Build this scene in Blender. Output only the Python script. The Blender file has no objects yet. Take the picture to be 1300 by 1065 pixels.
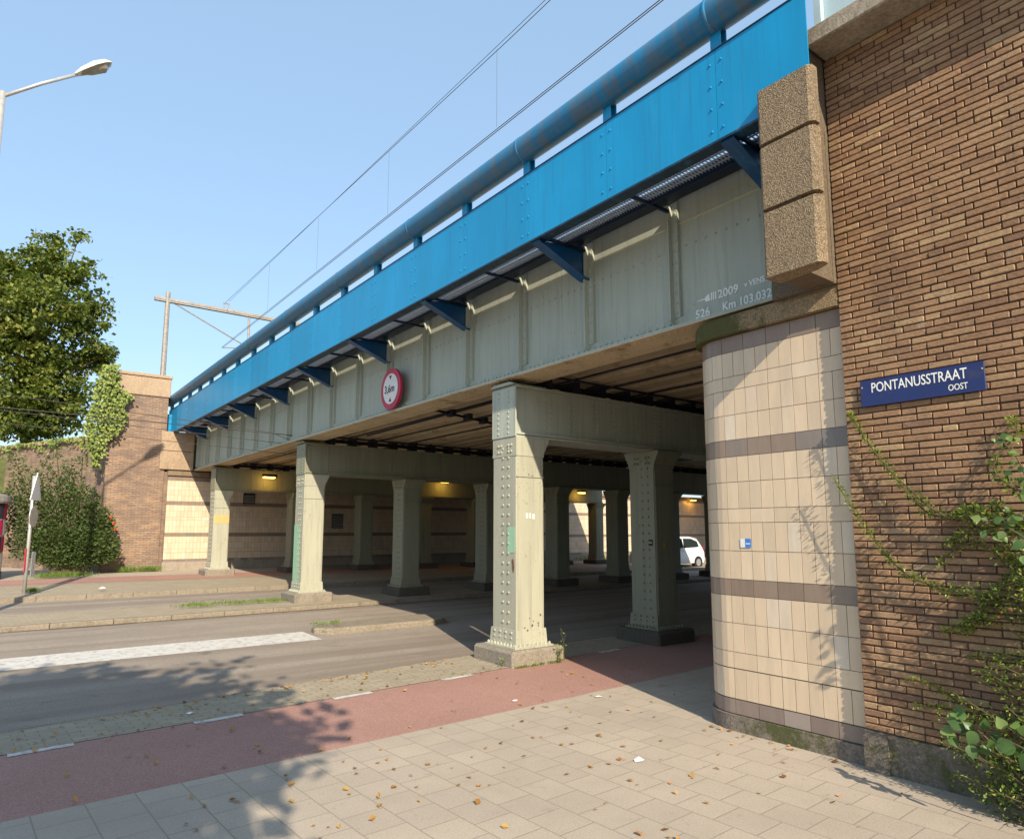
import bpy, math, random
from mathutils import Vector, Matrix
random.seed(7)
S=bpy.context.scene
# ------------------------------------------------------------------ camera
T=math.atan(112/867); AZ=math.radians(52.76); H=1.8
cam=bpy.data.cameras.new('camera'); co=bpy.data.objects.new('camera',cam); S.collection.objects.link(co)
co.location=(0,0,H); co.rotation_euler=(math.pi/2+T,0,AZ-math.pi/2)
cam.sensor_width=36; cam.lens=867/1300*36; cam.shift_y=29.5/1300; cam.clip_start=.05; cam.clip_end=3000
S.camera=co
# ------------------------------------------------------------------ sky, sun, exposure
L=Vector((1,3.1,-2.08)).normalized()          # the way the light travels
elev=math.asin(-L.z); azim=math.atan2(-L.x,-L.y)  # direction towards the sun, clockwise from +y
w=bpy.data.worlds.new('World'); S.world=w; w.use_nodes=True
nt=w.node_tree; bg=nt.nodes['Background']; sk=nt.nodes.new('ShaderNodeTexSky'); sk.sky_type='NISHITA'
sk.sun_disc=False; sk.sun_elevation=elev; sk.sun_rotation=azim; sk.air_density=1.2; sk.dust_density=1.2; sk.ozone_density=2.6
hz_=nt.nodes.new('ShaderNodeMix'); hz_.data_type='RGBA'; hz_.inputs[0].default_value=.5; hz_.inputs[7].default_value=(2.55,3.75,5.1,1)   # thin even summer haze over the whole sky
nt.links.new(sk.outputs[0],hz_.inputs[6]); nt.links.new(hz_.outputs[2],bg.inputs[0]); bg.inputs[1].default_value=.12
sl=bpy.data.lights.new('sun','SUN'); sl.energy=4.0; sl.angle=math.radians(.5); sl.color=(1,.87,.68)
so=bpy.data.objects.new('sun',sl); S.collection.objects.link(so); so.rotation_euler=L.to_track_quat('-Z','Y').to_euler()
S.view_settings.view_transform='Standard'; S.view_settings.look='None'; S.view_settings.gamma=1; S.view_settings.exposure=.85
S.render.engine='CYCLES'
S.cycles.max_bounces=8; S.cycles.diffuse_bounces=2
S.render.resolution_x=1024; S.render.resolution_y=838

# ------------------------------------------------------------------ pixel helpers (positions only)
F=Vector((math.cos(T)*math.cos(AZ),math.cos(T)*math.sin(AZ),math.sin(T))); R=Vector((math.sin(AZ),-math.cos(AZ),0)); U=R.cross(F)
def at(u,v,ax,val):
    d=(u-650)*R-(v-562)*U+867*F; o=Vector((0,0,H)); return o+d*((val-o[ax])/d[ax])
def gz(x,y):
    f=1-.45*min(1,max(0,(x-12)/14)); return .022*max(0,min(y,27)-8)*f

# ------------------------------------------------------------------ mesh builder
class MB:
    def __init__(s): s.v=[];s.f=[];s.m=[];s.t=[]
    def add(s,vs,fs,m=0,t=None):
        b=len(s.v); s.v+= [tuple(p) for p in vs]; t=random.random() if t is None else t
        for f in fs: s.f.append(tuple(b+i for i in f)); s.m.append(m); s.t.append(t)
        return s
    def box(s,x0,x1,y0,y1,z0,z1,m=0,t=None,bev=0):
        if bev:
            return s.bbox(x0,x1,y0,y1,z0,z1,bev,m,t)
        v=[(x,y,z) for z in (z0,z1) for y in (y0,y1) for x in (x0,x1)]
        return s.add(v,[(0,2,3,1),(4,5,7,6),(0,1,5,4),(2,6,7,3),(0,4,6,2),(1,3,7,5)],m,t)
    def bbox(s,x0,x1,y0,y1,z0,z1,b,m=0,t=None):
        v=[];idx={}
        c=((x0,x1),(y0,y1),(z0,z1))
        for sx in (0,1):
            for sy in (0,1):
                for sz in (0,1):
                    for ax in range(3):
                        p=[c[0][sx],c[1][sy],c[2][sz]]; sg=(sx,sy,sz)
                        for a in range(3):
                            if a!=ax: p[a]+= b if sg[a]==0 else -b
                        idx[(sx,sy,sz,ax)]=len(v); v.append(p)
        f=[]
        for ax in range(3):
            o=[a for a in range(3) if a!=ax]
            for sd in (0,1):
                q=[]
                for (i,j) in ((0,0),(1,0),(1,1),(0,1)):
                    k=[0,0,0];k[ax]=sd;k[o[0]]=i;k[o[1]]=j; q.append(idx[(*k,ax)])
                f.append(q)
            for (i,j) in ((0,0),(0,1),(1,0),(1,1)):
                k0=[0,0,0];k0[o[0]]=i;k0[o[1]]=j;k1=list(k0);k1[ax]=1
                f.append((idx[(*k0,o[0])],idx[(*k1,o[0])],idx[(*k1,o[1])],idx[(*k0,o[1])]))
        for k in [(a,b_,c_) for a in (0,1) for b_ in (0,1) for c_ in (0,1)]: f.append(tuple(idx[(*k,a)] for a in range(3)))
        return s.add(v,f,m,t)
    def prism(s,pts,ext,m=0,t=None):
        n=len(pts); e=Vector(ext); v=[Vector(p) for p in pts]; v+=[p+e for p in v]
        return s.add(v,[tuple(range(n)),tuple(range(2*n-1,n-1,-1))]+[(i,i+n,(i+1)%n+n,(i+1)%n) for i in range(n)],m,t)
    def tube(s,pts,r,n=8,m=0,t=None,cap=True):
        pts=[Vector(p) for p in pts]; rs=r if isinstance(r,(list,tuple)) else [r]*len(pts); v=[];f=[]
        for i,p in enumerate(pts):
            d=(pts[min(i+1,len(pts)-1)]-pts[max(i-1,0)]).normalized()
            a=d.orthogonal().normalized() if i==0 else (a-d*a.dot(d)).normalized()
            b=d.cross(a)
            for k in range(n):
                q=2*math.pi*k/n; v.append(p+(a*math.cos(q)+b*math.sin(q))*rs[i])
        for i in range(len(pts)-1):
            for k in range(n): f.append((i*n+k,i*n+(k+1)%n,(i+1)*n+(k+1)%n,(i+1)*n+k))
        if cap: f.append(tuple(range(n-1,-1,-1))); f.append(tuple((len(pts)-1)*n+k for k in range(n)))
        return s.add(v,f,m,t)
    def rivet(s,c,nrm,r=.016,h=.011,m=0):
        r*=1.2; h*=1.45; c=Vector(c); nrm=Vector(nrm); a=nrm.orthogonal().normalized(); b=nrm.cross(a); v=[]
        for rr,hh in ((r,0),(r*.72,h*.75)):
            for k in range(6):
                q=math.pi/3*k; v.append(c+(a*math.cos(q)+b*math.sin(q))*rr+nrm*hh)
        v.append(c+nrm*h)
        return s.add(v,[(k,(k+1)%6,6+(k+1)%6,6+k) for k in range(6)]+[(6+k,6+(k+1)%6,12) for k in range(6)],m)
    def quad(s,a,b,c,d,m=0,t=None): return s.add([a,b,c,d],[(0,1,2,3)],m,t)
    def leaf(s,c,ln,wd,d=None,n=None,m=0,t=None):
        d=d or rv(); n=n or rv(); d=d.normalized(); a=d.cross(n)
        if a.length<.05: a=d.orthogonal()
        a=a.normalized(); c=Vector(c); up=a.cross(d)
        v=[c,c+d*ln*.5+a*wd*.5+up*wd*.12,c+d*ln,c+d*ln*.5-a*wd*.5+up*wd*.12]
        return s.add(v,[(0,1,2,3)] if False else [(0,1,2),(0,2,3)],m,t)
    def build(s,name,mats,parent=None,smooth=False,loc=None):
        me=bpy.data.meshes.new(name); vs=s.v
        if loc is not None: vs=[(x-loc[0],y-loc[1],z-loc[2]) for x,y,z in vs]
        me.from_pydata(vs,[],s.f); mats=mats if isinstance(mats,(list,tuple)) else [mats]
        for m in mats: me.materials.append(m)
        if len(mats)>1: me.polygons.foreach_set('material_index',s.m)
        at_=me.attributes.new('tone','FLOAT','FACE'); at_.data.foreach_set('value',s.t)
        if smooth: me.polygons.foreach_set('use_smooth',[True]*len(s.f))
        me.update(); o=bpy.data.objects.new(name,me); S.collection.objects.link(o)
        if loc is not None: o.location=loc
        if parent:
            o.parent=parent
            if loc is None: o.matrix_parent_inverse=parent.matrix_basis.inverted()
            else: o.location=(0,0,0)
        return o
def rv():
    while 1:
        v=Vector((random.uniform(-1,1),random.uniform(-1,1),random.uniform(-1,1)))
        if .05<v.length<1: return v.normalized()
def tag(o,label=None,cat=None,group=None,kind=None):
    if label: o['label']=label
    if cat: o['category']=cat
    if group: o['group']=group
    if kind: o['kind']=kind
    return o
def empty(name,loc,label,cat,group=None):
    o=bpy.data.objects.new(name,None); S.collection.objects.link(o); o.location=loc; o.empty_display_size=.2
    return tag(o,label,cat,group)
def struct(name,mb,m,smooth=False): return tag(mb.build(name,m,smooth=smooth),kind='structure')

# ------------------------------------------------------------------ materials
def nodes(name,rough=.8,spec=.3,metal=0):
    m=bpy.data.materials.new(name); m.use_nodes=True; t=m.node_tree; b=t.nodes['Principled BSDF']
    b.inputs['Roughness'].default_value=rough; b.inputs['Specular IOR Level'].default_value=spec; b.inputs['Metallic'].default_value=metal
    return m,t,b
def N(t,k,**kw):
    n=t.nodes.new('ShaderNode'+k)
    for a,b in kw.items(): setattr(n,a,b)
    return n
def geo(t,scale=(1,1,1),rot=(0,0,0),loc=(0,0,0)):
    g=N(t,'NewGeometry'); mp=N(t,'Mapping'); mp.inputs['Scale'].default_value=scale; mp.inputs['Rotation'].default_value=rot; mp.inputs['Location'].default_value=loc
    t.links.new(g.outputs['Position'],mp.inputs[0]); return mp.outputs[0]
def noise(t,vec,scale=5,detail=4,rough=.6):
    n=N(t,'TexNoise'); n.inputs['Scale'].default_value=scale; n.inputs['Detail'].default_value=detail; n.inputs['Roughness'].default_value=rough
    t.links.new(vec,n.inputs['Vector']); return n.outputs[0]
def ramp(t,fac,stops):
    r=N(t,'ValToRGB'); e=r.color_ramp.elements
    while len(e)<len(stops): e.new(.5)
    for el,(p,c) in zip(e,stops):
        el.position=p; el.color=(*c,1) if isinstance(c,(tuple,list)) else (c,c,c,1)
    t.links.new(fac,r.inputs[0]); return r.outputs[0]
def mix(t,fac,a,b,mode='MIX'):
    n=N(t,'Mix',data_type='RGBA',blend_type=mode); 
    if isinstance(fac,(int,float)): n.inputs[0].default_value=fac
    else: t.links.new(fac,n.inputs[0])
    for i,x in ((6,a),(7,b)):
        if isinstance(x,tuple): n.inputs[i].default_value=(*x,1)
        elif isinstance(x,(int,float)): n.inputs[i].default_value=(x,x,x,1)
        else: t.links.new(x,n.inputs[i])
    return n.outputs[2]
def attr(t,name='tone'):
    a=N(t,'Attribute'); a.attribute_name=name; return a.outputs['Fac']
def bump(t,b,h,st=.3,dist=.01):
    n=N(t,'Bump'); n.inputs['Strength'].default_value=st; n.inputs['Distance'].default_value=dist
    t.links.new(h,n.inputs['Height']); t.links.new(n.outputs[0],b.inputs['Normal'])
def math_(t,op,a,b):
    n=N(t,'Math',operation=op)
    for i,x in ((0,a),(1,b)):
        if isinstance(x,(int,float)): n.inputs[i].default_value=x
        else: t.links.new(x,n.inputs[i])
    return n.outputs[0]
def k(c,f): return tuple(max(0,min(1,x*f)) for x in c)

def basic(name,col,rough=.7,spec=.3,metal=0,var=.15,sc=6,bm=0,tone=0,streak=False,dirt=None,dirt_amt=.0,dsc=3):
    m,t,b=nodes(name,rough,spec,metal); g=geo(t,(1,1,.15) if streak else (1,1,1))
    c=ramp(t,noise(t,g,sc,6,.65),[(.3,k(col,1-var)),(.7,k(col,1+var))])
    if tone: c=mix(t,1.0,c,ramp(t,attr(t),[(0,1-tone),(1,1+tone*.3)]),'MULTIPLY')
    if dirt:
        d=ramp(t,noise(t,geo(t,(1,1,.45) if streak else (1,1,1),loc=(3,7,1)),dsc,8,.7),[(1-dirt_amt-.12,0.),(1-dirt_amt+.06,1.)])
        c=mix(t,d,c,dirt)
    t.links.new(c,b.inputs['Base Color'])
    if bm: bump(t,b,noise(t,geo(t),sc*12,4,.7),bm,.01)
    return m

# painted steel, pale grey green, chalky, with rust spots and streaks
def m_paint(name,col,rust=.30,rough=.55):
    m,t,b=nodes(name,rough,.35)
    c=ramp(t,noise(t,geo(t,(1.2,1.2,.18)),3.5,7,.7),[(.25,k(col,.86)),(.6,col),(.85,k(col,1.08))])
    c=mix(t,.6,c,mix(t,1.0,c,ramp(t,attr(t),[(0,.93),(1,1.03)]),'MULTIPLY'))
    fine=ramp(t,noise(t,geo(t,loc=(5,2,9)),24,8,.78),[(.575,0.),(.63,1.)])
    big=ramp(t,noise(t,geo(t,loc=(1,2,3)),1.7,4,.6),[(.46,0.),(.66,1.)])
    rm=math_(t,'MULTIPLY',fine,big)
    rm=math_(t,'MULTIPLY',rm,rust*2)
    c=mix(t,rm,c,(.14,.07,.03))
    st=ramp(t,noise(t,geo(t,(7,7,.25),loc=(2,2,2)),3,6,.6),[(.50,0.),(.72,.55)])
    c=mix(t,st,c,k(col,.58)); t.links.new(c,b.inputs['Base Color'])
    bump(t,b,noise(t,geo(t),18,6,.7),.10,.01)
    return m
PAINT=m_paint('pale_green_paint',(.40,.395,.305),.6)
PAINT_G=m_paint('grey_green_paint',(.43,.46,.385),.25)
PAINT_D=m_paint('shade_dulled_cream_paint',(.25,.235,.165),.5)  # cream paint darkened so its colour carries the shade under the deck
PAINT_I=m_paint('shade_dark_inner_paint',(.245,.25,.18),.6)  # column paint with the underpass shade put into its colour
PATCH=basic('fresh_green_paint',(.30,.50,.33),.5,var=.12,streak=True)
PATCH_T=basic('tan_paint',(.50,.38,.16),.6,var=.1,streak=True)
# blue paint
def m_blue(name,col,grime):
    m,t,b=nodes(name,.38,.5)
    c=ramp(t,noise(t,geo(t,(1,1,.3)),2.2,5,.6),[(.3,k(col,.9)),(.7,k(col,1.08))])
    c=mix(t,1.0,c,ramp(t,attr(t),[(0,.90),(1,1.06)]),'MULTIPLY')
    fade=ramp(t,noise(t,geo(t,(1,1.2,.12),loc=(2,4,1)),4,7,.7),[(.55,0.),(.8,.5)])
    c=mix(t,fade,c,(.04,.27,.49))
    dr=ramp(t,noise(t,geo(t,(1,9,.22),loc=(7,1,2)),2.6,7,.7),[(.54,0.),(.70,.45)]); c=mix(t,dr,c,(.02,.13,.25))
    if grime:
        d=ramp(t,noise(t,geo(t,(1.5,6.5,1.4),loc=(3,1,4)),1.6,7,.75),[(.44,0.),(.60,grime)])
        c=mix(t,d,c,(.13,.115,.085))
        d=ramp(t,noise(t,geo(t,(1,.45,1)),1.5,4,.6),[(.45,0.),(.75,.35)])
        c=mix(t,d,c,(.06,.15,.21))
    t.links.new(c,b.inputs['Base Color']); bump(t,b,noise(t,geo(t,(1,.5,1)),2.5,3,.5),.25,.02); return m
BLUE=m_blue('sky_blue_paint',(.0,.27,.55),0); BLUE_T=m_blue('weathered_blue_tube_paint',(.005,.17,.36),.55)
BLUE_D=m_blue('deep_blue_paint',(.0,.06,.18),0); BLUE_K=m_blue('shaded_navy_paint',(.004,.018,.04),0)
TILE=None
def m_tile(name,col,col2,rough=.32):
    m,t,b=nodes(name,rough,.4)
    c=ramp(t,attr(t),[(0,k(col,.9)),(.45,col),(.85,k(col,1.05)),(1,col2)])
    d=ramp(t,noise(t,geo(t,(3,3,.5)),2.4,7,.7),[(.42,0.),(.78,.42)])
    c=mix(t,d,c,(.34,.29,.22))
    d=ramp(t,noise(t,geo(t,(1,1,1),loc=(9,1,4)),30,5,.7),[(.66,0.),(.74,.5)])
    c=mix(t,d,c,(.25,.2,.15))
    t.links.new(c,b.inputs['Base Color']); bump(t,b,noise(t,geo(t,(1,1,.4)),14,4,.5),.12,.01); return m
CREAM=m_tile('cream_glazed_tile',(.64,.505,.36),(.64,.55,.44))
BROWN=m_tile('brown_glazed_tile',(.24,.175,.135),(.19,.17,.165))
BASET=m_tile('grey_brown_base_tile',(.22,.17,.15),(.33,.28,.25))
GROUT=basic('dark_grout',(.16,.12,.085),.9,var=.3,sc=20)
# bricks
def m_brick(name,cols):
    m,t,b=nodes(name,.85,.2)
    c=ramp(t,attr(t),[(0,cols[0]),(.35,cols[1]),(.7,cols[2]),(1,cols[3])])
    n=noise(t,geo(t,(1,1,2.2)),38,8,.75); c=mix(t,1.0,c,ramp(t,n,[(.3,.62),(.5,1.),(.75,1.25)]),'MULTIPLY')
    d=ramp(t,noise(t,geo(t,(1,1,.5),loc=(4,4,4)),1.6,7,.7),[(.45,0.),(.75,.5)]); c=mix(t,d,c,(.18,.11,.07)); d=ramp(t,noise(t,geo(t,loc=(1,8,4)),7,8,.8),[(.56,0.),(.68,.5)]); c=mix(t,d,c,(.46,.38,.29)); d=ramp(t,noise(t,geo(t,(1,2.5,.35),loc=(1,2,7)),1.5,6,.7),[(.52,0.),(.7,.4)]); c=mix(t,d,c,(.13,.095,.075))
    d=ramp(t,noise(t,geo(t,(1,.55,1),loc=(6,1,2)),85,4,.7),[(.60,0.),(.68,.7)]); c=mix(t,d,c,(.09,.06,.045))
    t.links.new(c,b.inputs['Base Color']); bump(t,b,n,.75,.012); return m
BRICK=m_brick('brown_brick',[(.24,.14,.09),(.32,.19,.11),(.37,.23,.135),(.44,.30,.17)])
MORTAR=basic('dark_mortar',(.10,.07,.05),.95,var=.3,sc=30,bm=.4)
def m_brick_far():
    m,t,b=nodes('weathered_brick',.9,.2)
    g=N(t,'NewGeometry'); sp=N(t,'SeparateXYZ'); cb=N(t,'CombineXYZ'); t.links.new(g.outputs['Position'],sp.inputs[0])
    t.links.new(math_(t,'ADD',sp.outputs[0],math_(t,'MULTIPLY',sp.outputs[1],.83)),cb.inputs[0]); t.links.new(sp.outputs[2],cb.inputs[1])
    bt=N(t,'TexBrick'); t.links.new(cb.outputs[0],bt.inputs['Vector'])
    bt.inputs['Scale'].default_value=1; bt.inputs['Brick Width'].default_value=.22; bt.inputs['Row Height'].default_value=.06; bt.inputs['Mortar Size'].default_value=.007
    bt.inputs['Color1'].default_value=(.235,.165,.125,1); bt.inputs['Color2'].default_value=(.35,.25,.18,1); bt.inputs['Mortar'].default_value=(.11,.08,.06,1)
    c=bt.outputs[0]
    c=mix(t,ramp(t,noise(t,geo(t,(1,1,.6)),1.1,7,.7),[(.4,0.),(.66,.8)]),c,(.14,.10,.085))
    c=mix(t,ramp(t,noise(t,geo(t,(1,1,2.5),loc=(3,2,8)),2.1,7,.75),[(.5,0.),(.68,.6)]),c,(.42,.27,.15))
    t.links.new(c,b.inputs['Base Color']); bump(t,b,bt.outputs[1],-.6,.02); return m
BRICKF=m_brick_far()
# exposed aggregate concrete
def m_conc(name,a,b_,sc=150,bm=.8,moss=0,stain=(.12,.10,.075),my=None):
    m,t,b=nodes(name,.9,.2); v=N(t,'TexVoronoi'); v.inputs['Scale'].default_value=sc; t.links.new(geo(t),v.inputs['Vector'])
    c=mix(t,ramp(t,v.outputs['Color'],[(.2,0.),(.8,1.)]),a,b_)
    c=mix(t,1.0,c,ramp(t,noise(t,geo(t),sc*.4,5,.8),[(.25,.55),(.6,1.1)]),'MULTIPLY')
    c=mix(t,ramp(t,noise(t,geo(t,(1,1,.35)),3,7,.7),[(.5,0.),(.75,.6)]),c,stain)
    if moss:
        mn=noise(t,geo(t,loc=(2,6,3)),5,8,.75)
        if my:
            sp=N(t,'SeparateXYZ'); t.links.new(geo(t),sp.inputs[0]); dd=math_(t,'ABSOLUTE',math_(t,'SUBTRACT',sp.outputs[1],my[0]),0); mn=math_(t,'ADD',mn,math_(t,'MULTIPLY',math_(t,'SUBTRACT',my[1],dd),my[2]))
        c=mix(t,ramp(t,mn,[(.62-moss*.22,0.),(.74-moss*.22,.85)]),c,(.065,.075,.022))
    t.links.new(c,b.inputs['Base Color']); bump(t,b,v.outputs['Distance'],bm,.006); return m
CONC_SHADE=m_conc('shade_dark_concrete',(.17,.13,.09),(.12,.09,.065),90,.5)  # recess shade put into the colour of near bearing wall and pier core
PLINTH_D=m_conc('dirty_shade_plinth_concrete',(.11,.095,.075),(.08,.07,.055),80,.4)  # dirty plinth concrete, darkened further for the shade under the bridge
AGG=m_conc('exposed_aggregate_concrete',(.36,.27,.175),(.15,.115,.075),120,1.0)
AGG_M=m_conc('mossy_aggregate_concrete',(.38,.28,.17),(.2,.15,.09),moss=.5,my=(4.1,.75,.35))
CONC=m_conc('smooth_concrete',(.36,.31,.25),(.30,.255,.2),60,.25)
CONC_M=m_conc('mossy_concrete_plinth',(.20,.17,.14),(.14,.12,.10),80,.4,moss=.5)
CONC_Y=m_conc('mossy_base_course',(.24,.20,.165),(.16,.135,.115),80,.4,moss=.6,my=(3.4,.35,.35))
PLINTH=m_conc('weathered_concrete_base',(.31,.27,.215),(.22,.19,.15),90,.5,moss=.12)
CONC_T=m_conc('tan_concrete',(.42,.31,.21),(.36,.265,.18),50,.25,stain=(.24,.17,.12))
# ground
def m_asph(name,a,b_,speck=.22,rut=None):
    m,t,b=nodes(name,.85,.3)
    c=ramp(t,noise(t,geo(t),.7,5,.6),[(.3,a),(.7,b_)])
    sp=ramp(t,noise(t,geo(t),95,3,.8),[(.35,1-speck*1.6),(.65,1+speck*1.6)]); c=mix(t,1.0,c,sp,'MULTIPLY')
    if rut:
        c=mix(t,ramp(t,noise(t,geo(t,(.06,1.7,1),loc=(0,3,0)),1.2,4,.5),[(.42,0.),(.62,.75)]),c,rut); c=mix(t,ramp(t,noise(t,geo(t,(.5,1,1),loc=(5,3,0)),1.4,8,.75),[(.58,0.),(.68,.45)]),c,k(rut,.6))
        if 0: vv=N(t,'TexVoronoi',feature='DISTANCE_TO_EDGE'); pass
    t.links.new(c,b.inputs['Base Color']); bump(t,b,noise(t,geo(t),110,3,.7),.35,.006); return m
ASPH=m_asph('road_asphalt',(.26,.22,.18),(.32,.27,.22),.4,(.20,.16,.125))
RED=m_asph('red_asphalt',(.32,.18,.145),(.375,.215,.175),.2)
WHITE=basic('worn_white_road_paint',(.56,.54,.50),.7,var=.10,sc=4,dirt=(.27,.24,.21),dirt_amt=.38,dsc=9)
def m_pave(name,w_,h,ca,cb,cm,rot=0,ms=.006,off=.5):
    m,t,b=nodes(name,.9,.2); bt=N(t,'TexBrick'); bt.offset=off; t.links.new(geo(t,rot=(0,0,rot)),bt.inputs['Vector'])
    bt.inputs['Scale'].default_value=1; bt.inputs['Brick Width'].default_value=w_; bt.inputs['Row Height'].default_value=h; bt.inputs['Mortar Size'].default_value=ms
    bt.inputs['Mortar Smooth'].default_value=.3
    bt.inputs['Color1'].default_value=(*ca,1); bt.inputs['Color2'].default_value=(*cb,1); bt.inputs['Mortar'].default_value=(*cm,1)
    c=mix(t,1.0,bt.outputs[0],ramp(t,noise(t,geo(t),70,6,.8),[(.3,.75),(.7,1.2)]),'MULTIPLY')
    c=mix(t,ramp(t,noise(t,geo(t),1.1,6,.7),[(.4,0.),(.75,.5)]),c,k(ca,.66))
    c=mix(t,ramp(t,noise(t,geo(t,loc=(5,5,0)),7,8,.8),[(.58,0.),(.70,.55)]),c,k(ca,.5))
    t.links.new(c,b.inputs['Base Color']); h_=math_(t,'ADD',math_(t,'MULTIPLY',bt.outputs[1],-1.),math_(t,'MULTIPLY',noise(t,geo(t),60,4,.7),.35))
    bump(t,b,h_,.5,.008); return m
PAVE=m_pave('concrete_paving_tiles',.30,.30,(.44,.375,.30),(.40,.34,.275),(.30,.255,.195),rot=-math.radians(2.6)+math.pi/2,ms=.005)
CLINK=m_pave('worn_clinker_paving',.2,.08,(.40,.335,.25),(.33,.28,.21),(.23,.21,.12),rot=-math.radians(3))
KERB=m_conc('kerb_concrete',(.30,.25,.19),(.235,.20,.15),70,.3,moss=.2)
SOIL=basic('dry_verge_soil',(.20,.16,.11),.95,var=.4,sc=3,bm=.5,dirt=(.08,.11,.03),dirt_amt=.45)
GRASSG=basic('embankment_turf',(.09,.11,.04),.95,var=.4,sc=3,bm=.5)
# under-deck
SOFF=basic('stained_deck_plates',(.50,.40,.26),.7,var=.12,sc=1.2,streak=False,tone=.25,dirt=(.20,.12,.06),dirt_amt=.34,dsc=2,bm=.05)
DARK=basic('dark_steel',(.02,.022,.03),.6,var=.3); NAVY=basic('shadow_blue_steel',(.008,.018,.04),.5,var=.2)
SUN_STRIP=basic('sunlit_strip_cream',(.62,.58,.42),.5,var=.1)
GALV=basic('galvanised_steel',(.48,.47,.44),.45,.5,.4,var=.15,sc=8); GALV_D=basic('weathered_galvanised_steel',(.29,.265,.24),.6,.4,.2,var=.25,sc=8)
SIGNB=basic('blue_enamel',(.010,.018,.115),.25,.6,var=.15,sc=3,dirt=(.05,.04,.06),dirt_amt=.3,dsc=6); LETTER=basic('white_enamel',(.80,.80,.76),.4,var=.03)
SIGNR=basic('red_reflective',(.45,.02,.06),.4,var=.1); SIGNW=basic('white_reflective',(.72,.70,.68),.4,var=.05); BLACK=basic('black_print',(.015,.015,.015),.5,var=.1)
WIRE=basic('copper_wire',(.07,.065,.07),.6,var=.2); WIRE_T=basic('tram_wire',(.06,.05,.045),.6,var=.2)
CARW=basic('white_car_paint',(.75,.76,.77),.25,.6,var=.02); GLASS=basic('tinted_glass',(.02,.03,.03),.05,.8,var=.1); TYRE=basic('tyre_rubber',(.02,.02,.02),.8,var=.1); RIM=basic('alloy_rim',(.45,.45,.46),.35,.5,.6,var=.05); LRED=basic('red_lens',(.35,.01,.01),.2,.6,var=.05)
PANEL=basic('pale_blue_screen_panel',(.42,.55,.60),.4,.4,var=.06)
def m_leaf(name,cols,tr=.35,rough=.5):
    m=bpy.data.materials.new(name); m.use_nodes=True; t=m.node_tree; b=t.nodes['Principled BSDF']; b.inputs['Roughness'].default_value=rough; b.inputs['Specular IOR Level'].default_value=.35
    c=ramp(t,attr(t),[(i/(len(cols)-1),x) for i,x in enumerate(cols)]); t.links.new(c,b.inputs['Base Color'])
    tl=N(t,'BsdfTranslucent'); t.links.new(mix(t,1.0,c,(1.25,1.3,.55),'MULTIPLY'),tl.inputs[0]); mx=N(t,'MixShader'); mx.inputs[0].default_value=tr
    t.links.new(b.outputs[0],mx.inputs[1]); t.links.new(tl.outputs[0],mx.inputs[2]); t.links.new(mx.outputs[0],t.nodes['Material Output'].inputs[0]); return m
LEAF_T=m_leaf('maple_leaf',[(.06,.09,.02),(.11,.155,.03),(.18,.22,.045),(.29,.28,.07)])
LEAF_S=m_leaf('shrub_leaf',[(.045,.075,.025),(.075,.12,.035),(.12,.17,.05),(.17,.22,.08)])
LEAF_I=m_leaf('ivy_leaf',[(.06,.10,.02),(.15,.20,.04),(.26,.32,.06),(.34,.38,.10)])
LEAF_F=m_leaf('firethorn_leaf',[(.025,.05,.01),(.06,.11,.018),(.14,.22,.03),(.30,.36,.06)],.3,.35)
LEAF_B=m_leaf('broad_leaf',[(.05,.10,.03),(.08,.16,.045),(.13,.22,.06),(.20,.28,.10)],.35,.35)
LEAF_D=m_leaf('dry_leaf',[(.16,.07,.02),(.35,.17,.04),(.50,.30,.08),(.45,.22,.10)],.2,.7)
WEED=m_leaf('weed_leaf',[(.07,.13,.02),(.15,.24,.04),(.24,.33,.07)]); BARK=basic('bark',(.12,.09,.06),.9,var=.3,sc=12,bm=.5); TWIG=basic('green_brown_twig',(.09,.075,.035),.8,var=.3,sc=20)
BERRY=basic('orange_berry',(.75,.22,.02),.4,var=.2)

# ================================================================== SETTING
def sheet(x0,x1,ya,yb,off,nx=None,ny=None):
    """strip between y=ya(x) and y=yb(x), lying on the ground"""
    fa=ya if callable(ya) else (lambda x:ya); fb=yb if callable(yb) else (lambda x:yb)
    nx=nx or max(2,int((x1-x0)/1.0)); ny=ny or max(1,int(abs(fb(x0)-fa(x0))/1.5)+1); mb=MB(); v=[];f=[]
    for i in range(nx+1):
        x=x0+(x1-x0)*i/nx
        for j in range(ny+1):
            y=fa(x)+(fb(x)-fa(x))*j/ny; v.append((x,y,gz(x,y)+off))
    for i in range(nx):
        for j in range(ny):
            a=i*(ny+1)+j; f.append((a,a+ny+1,a+ny+2,a+1))
    return mb.add(v,f)
def kerbline(name,x0,x1,yf,w_,h0,h1,label=None):
    f=yf if callable(yf) else (lambda x:yf); mb=MB(); n=int((x1-x0)/1.0); st=(x1-x0)/n
    for i in range(n):
        a=x0+i*st+.006; b=x0+(i+1)*st-.006; v=[]
        for x in (a,b):
            y=f(x); g=gz(x,y); v+=[(x,y,g+h0),(x,y+w_,g+h0),(x,y+w_,g+h1-.012),(x,y+w_-.012,g+h1),(x,y+.012,g+h1),(x,y,g+h1-.012)]
        mb.add(v,[tuple(range(5,-1,-1)),tuple(range(6,12))]+[(q,(q+1)%6,(q+1)%6+6,q+6) for q in range(6)])
    return struct(name,mb,KERB)
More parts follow.
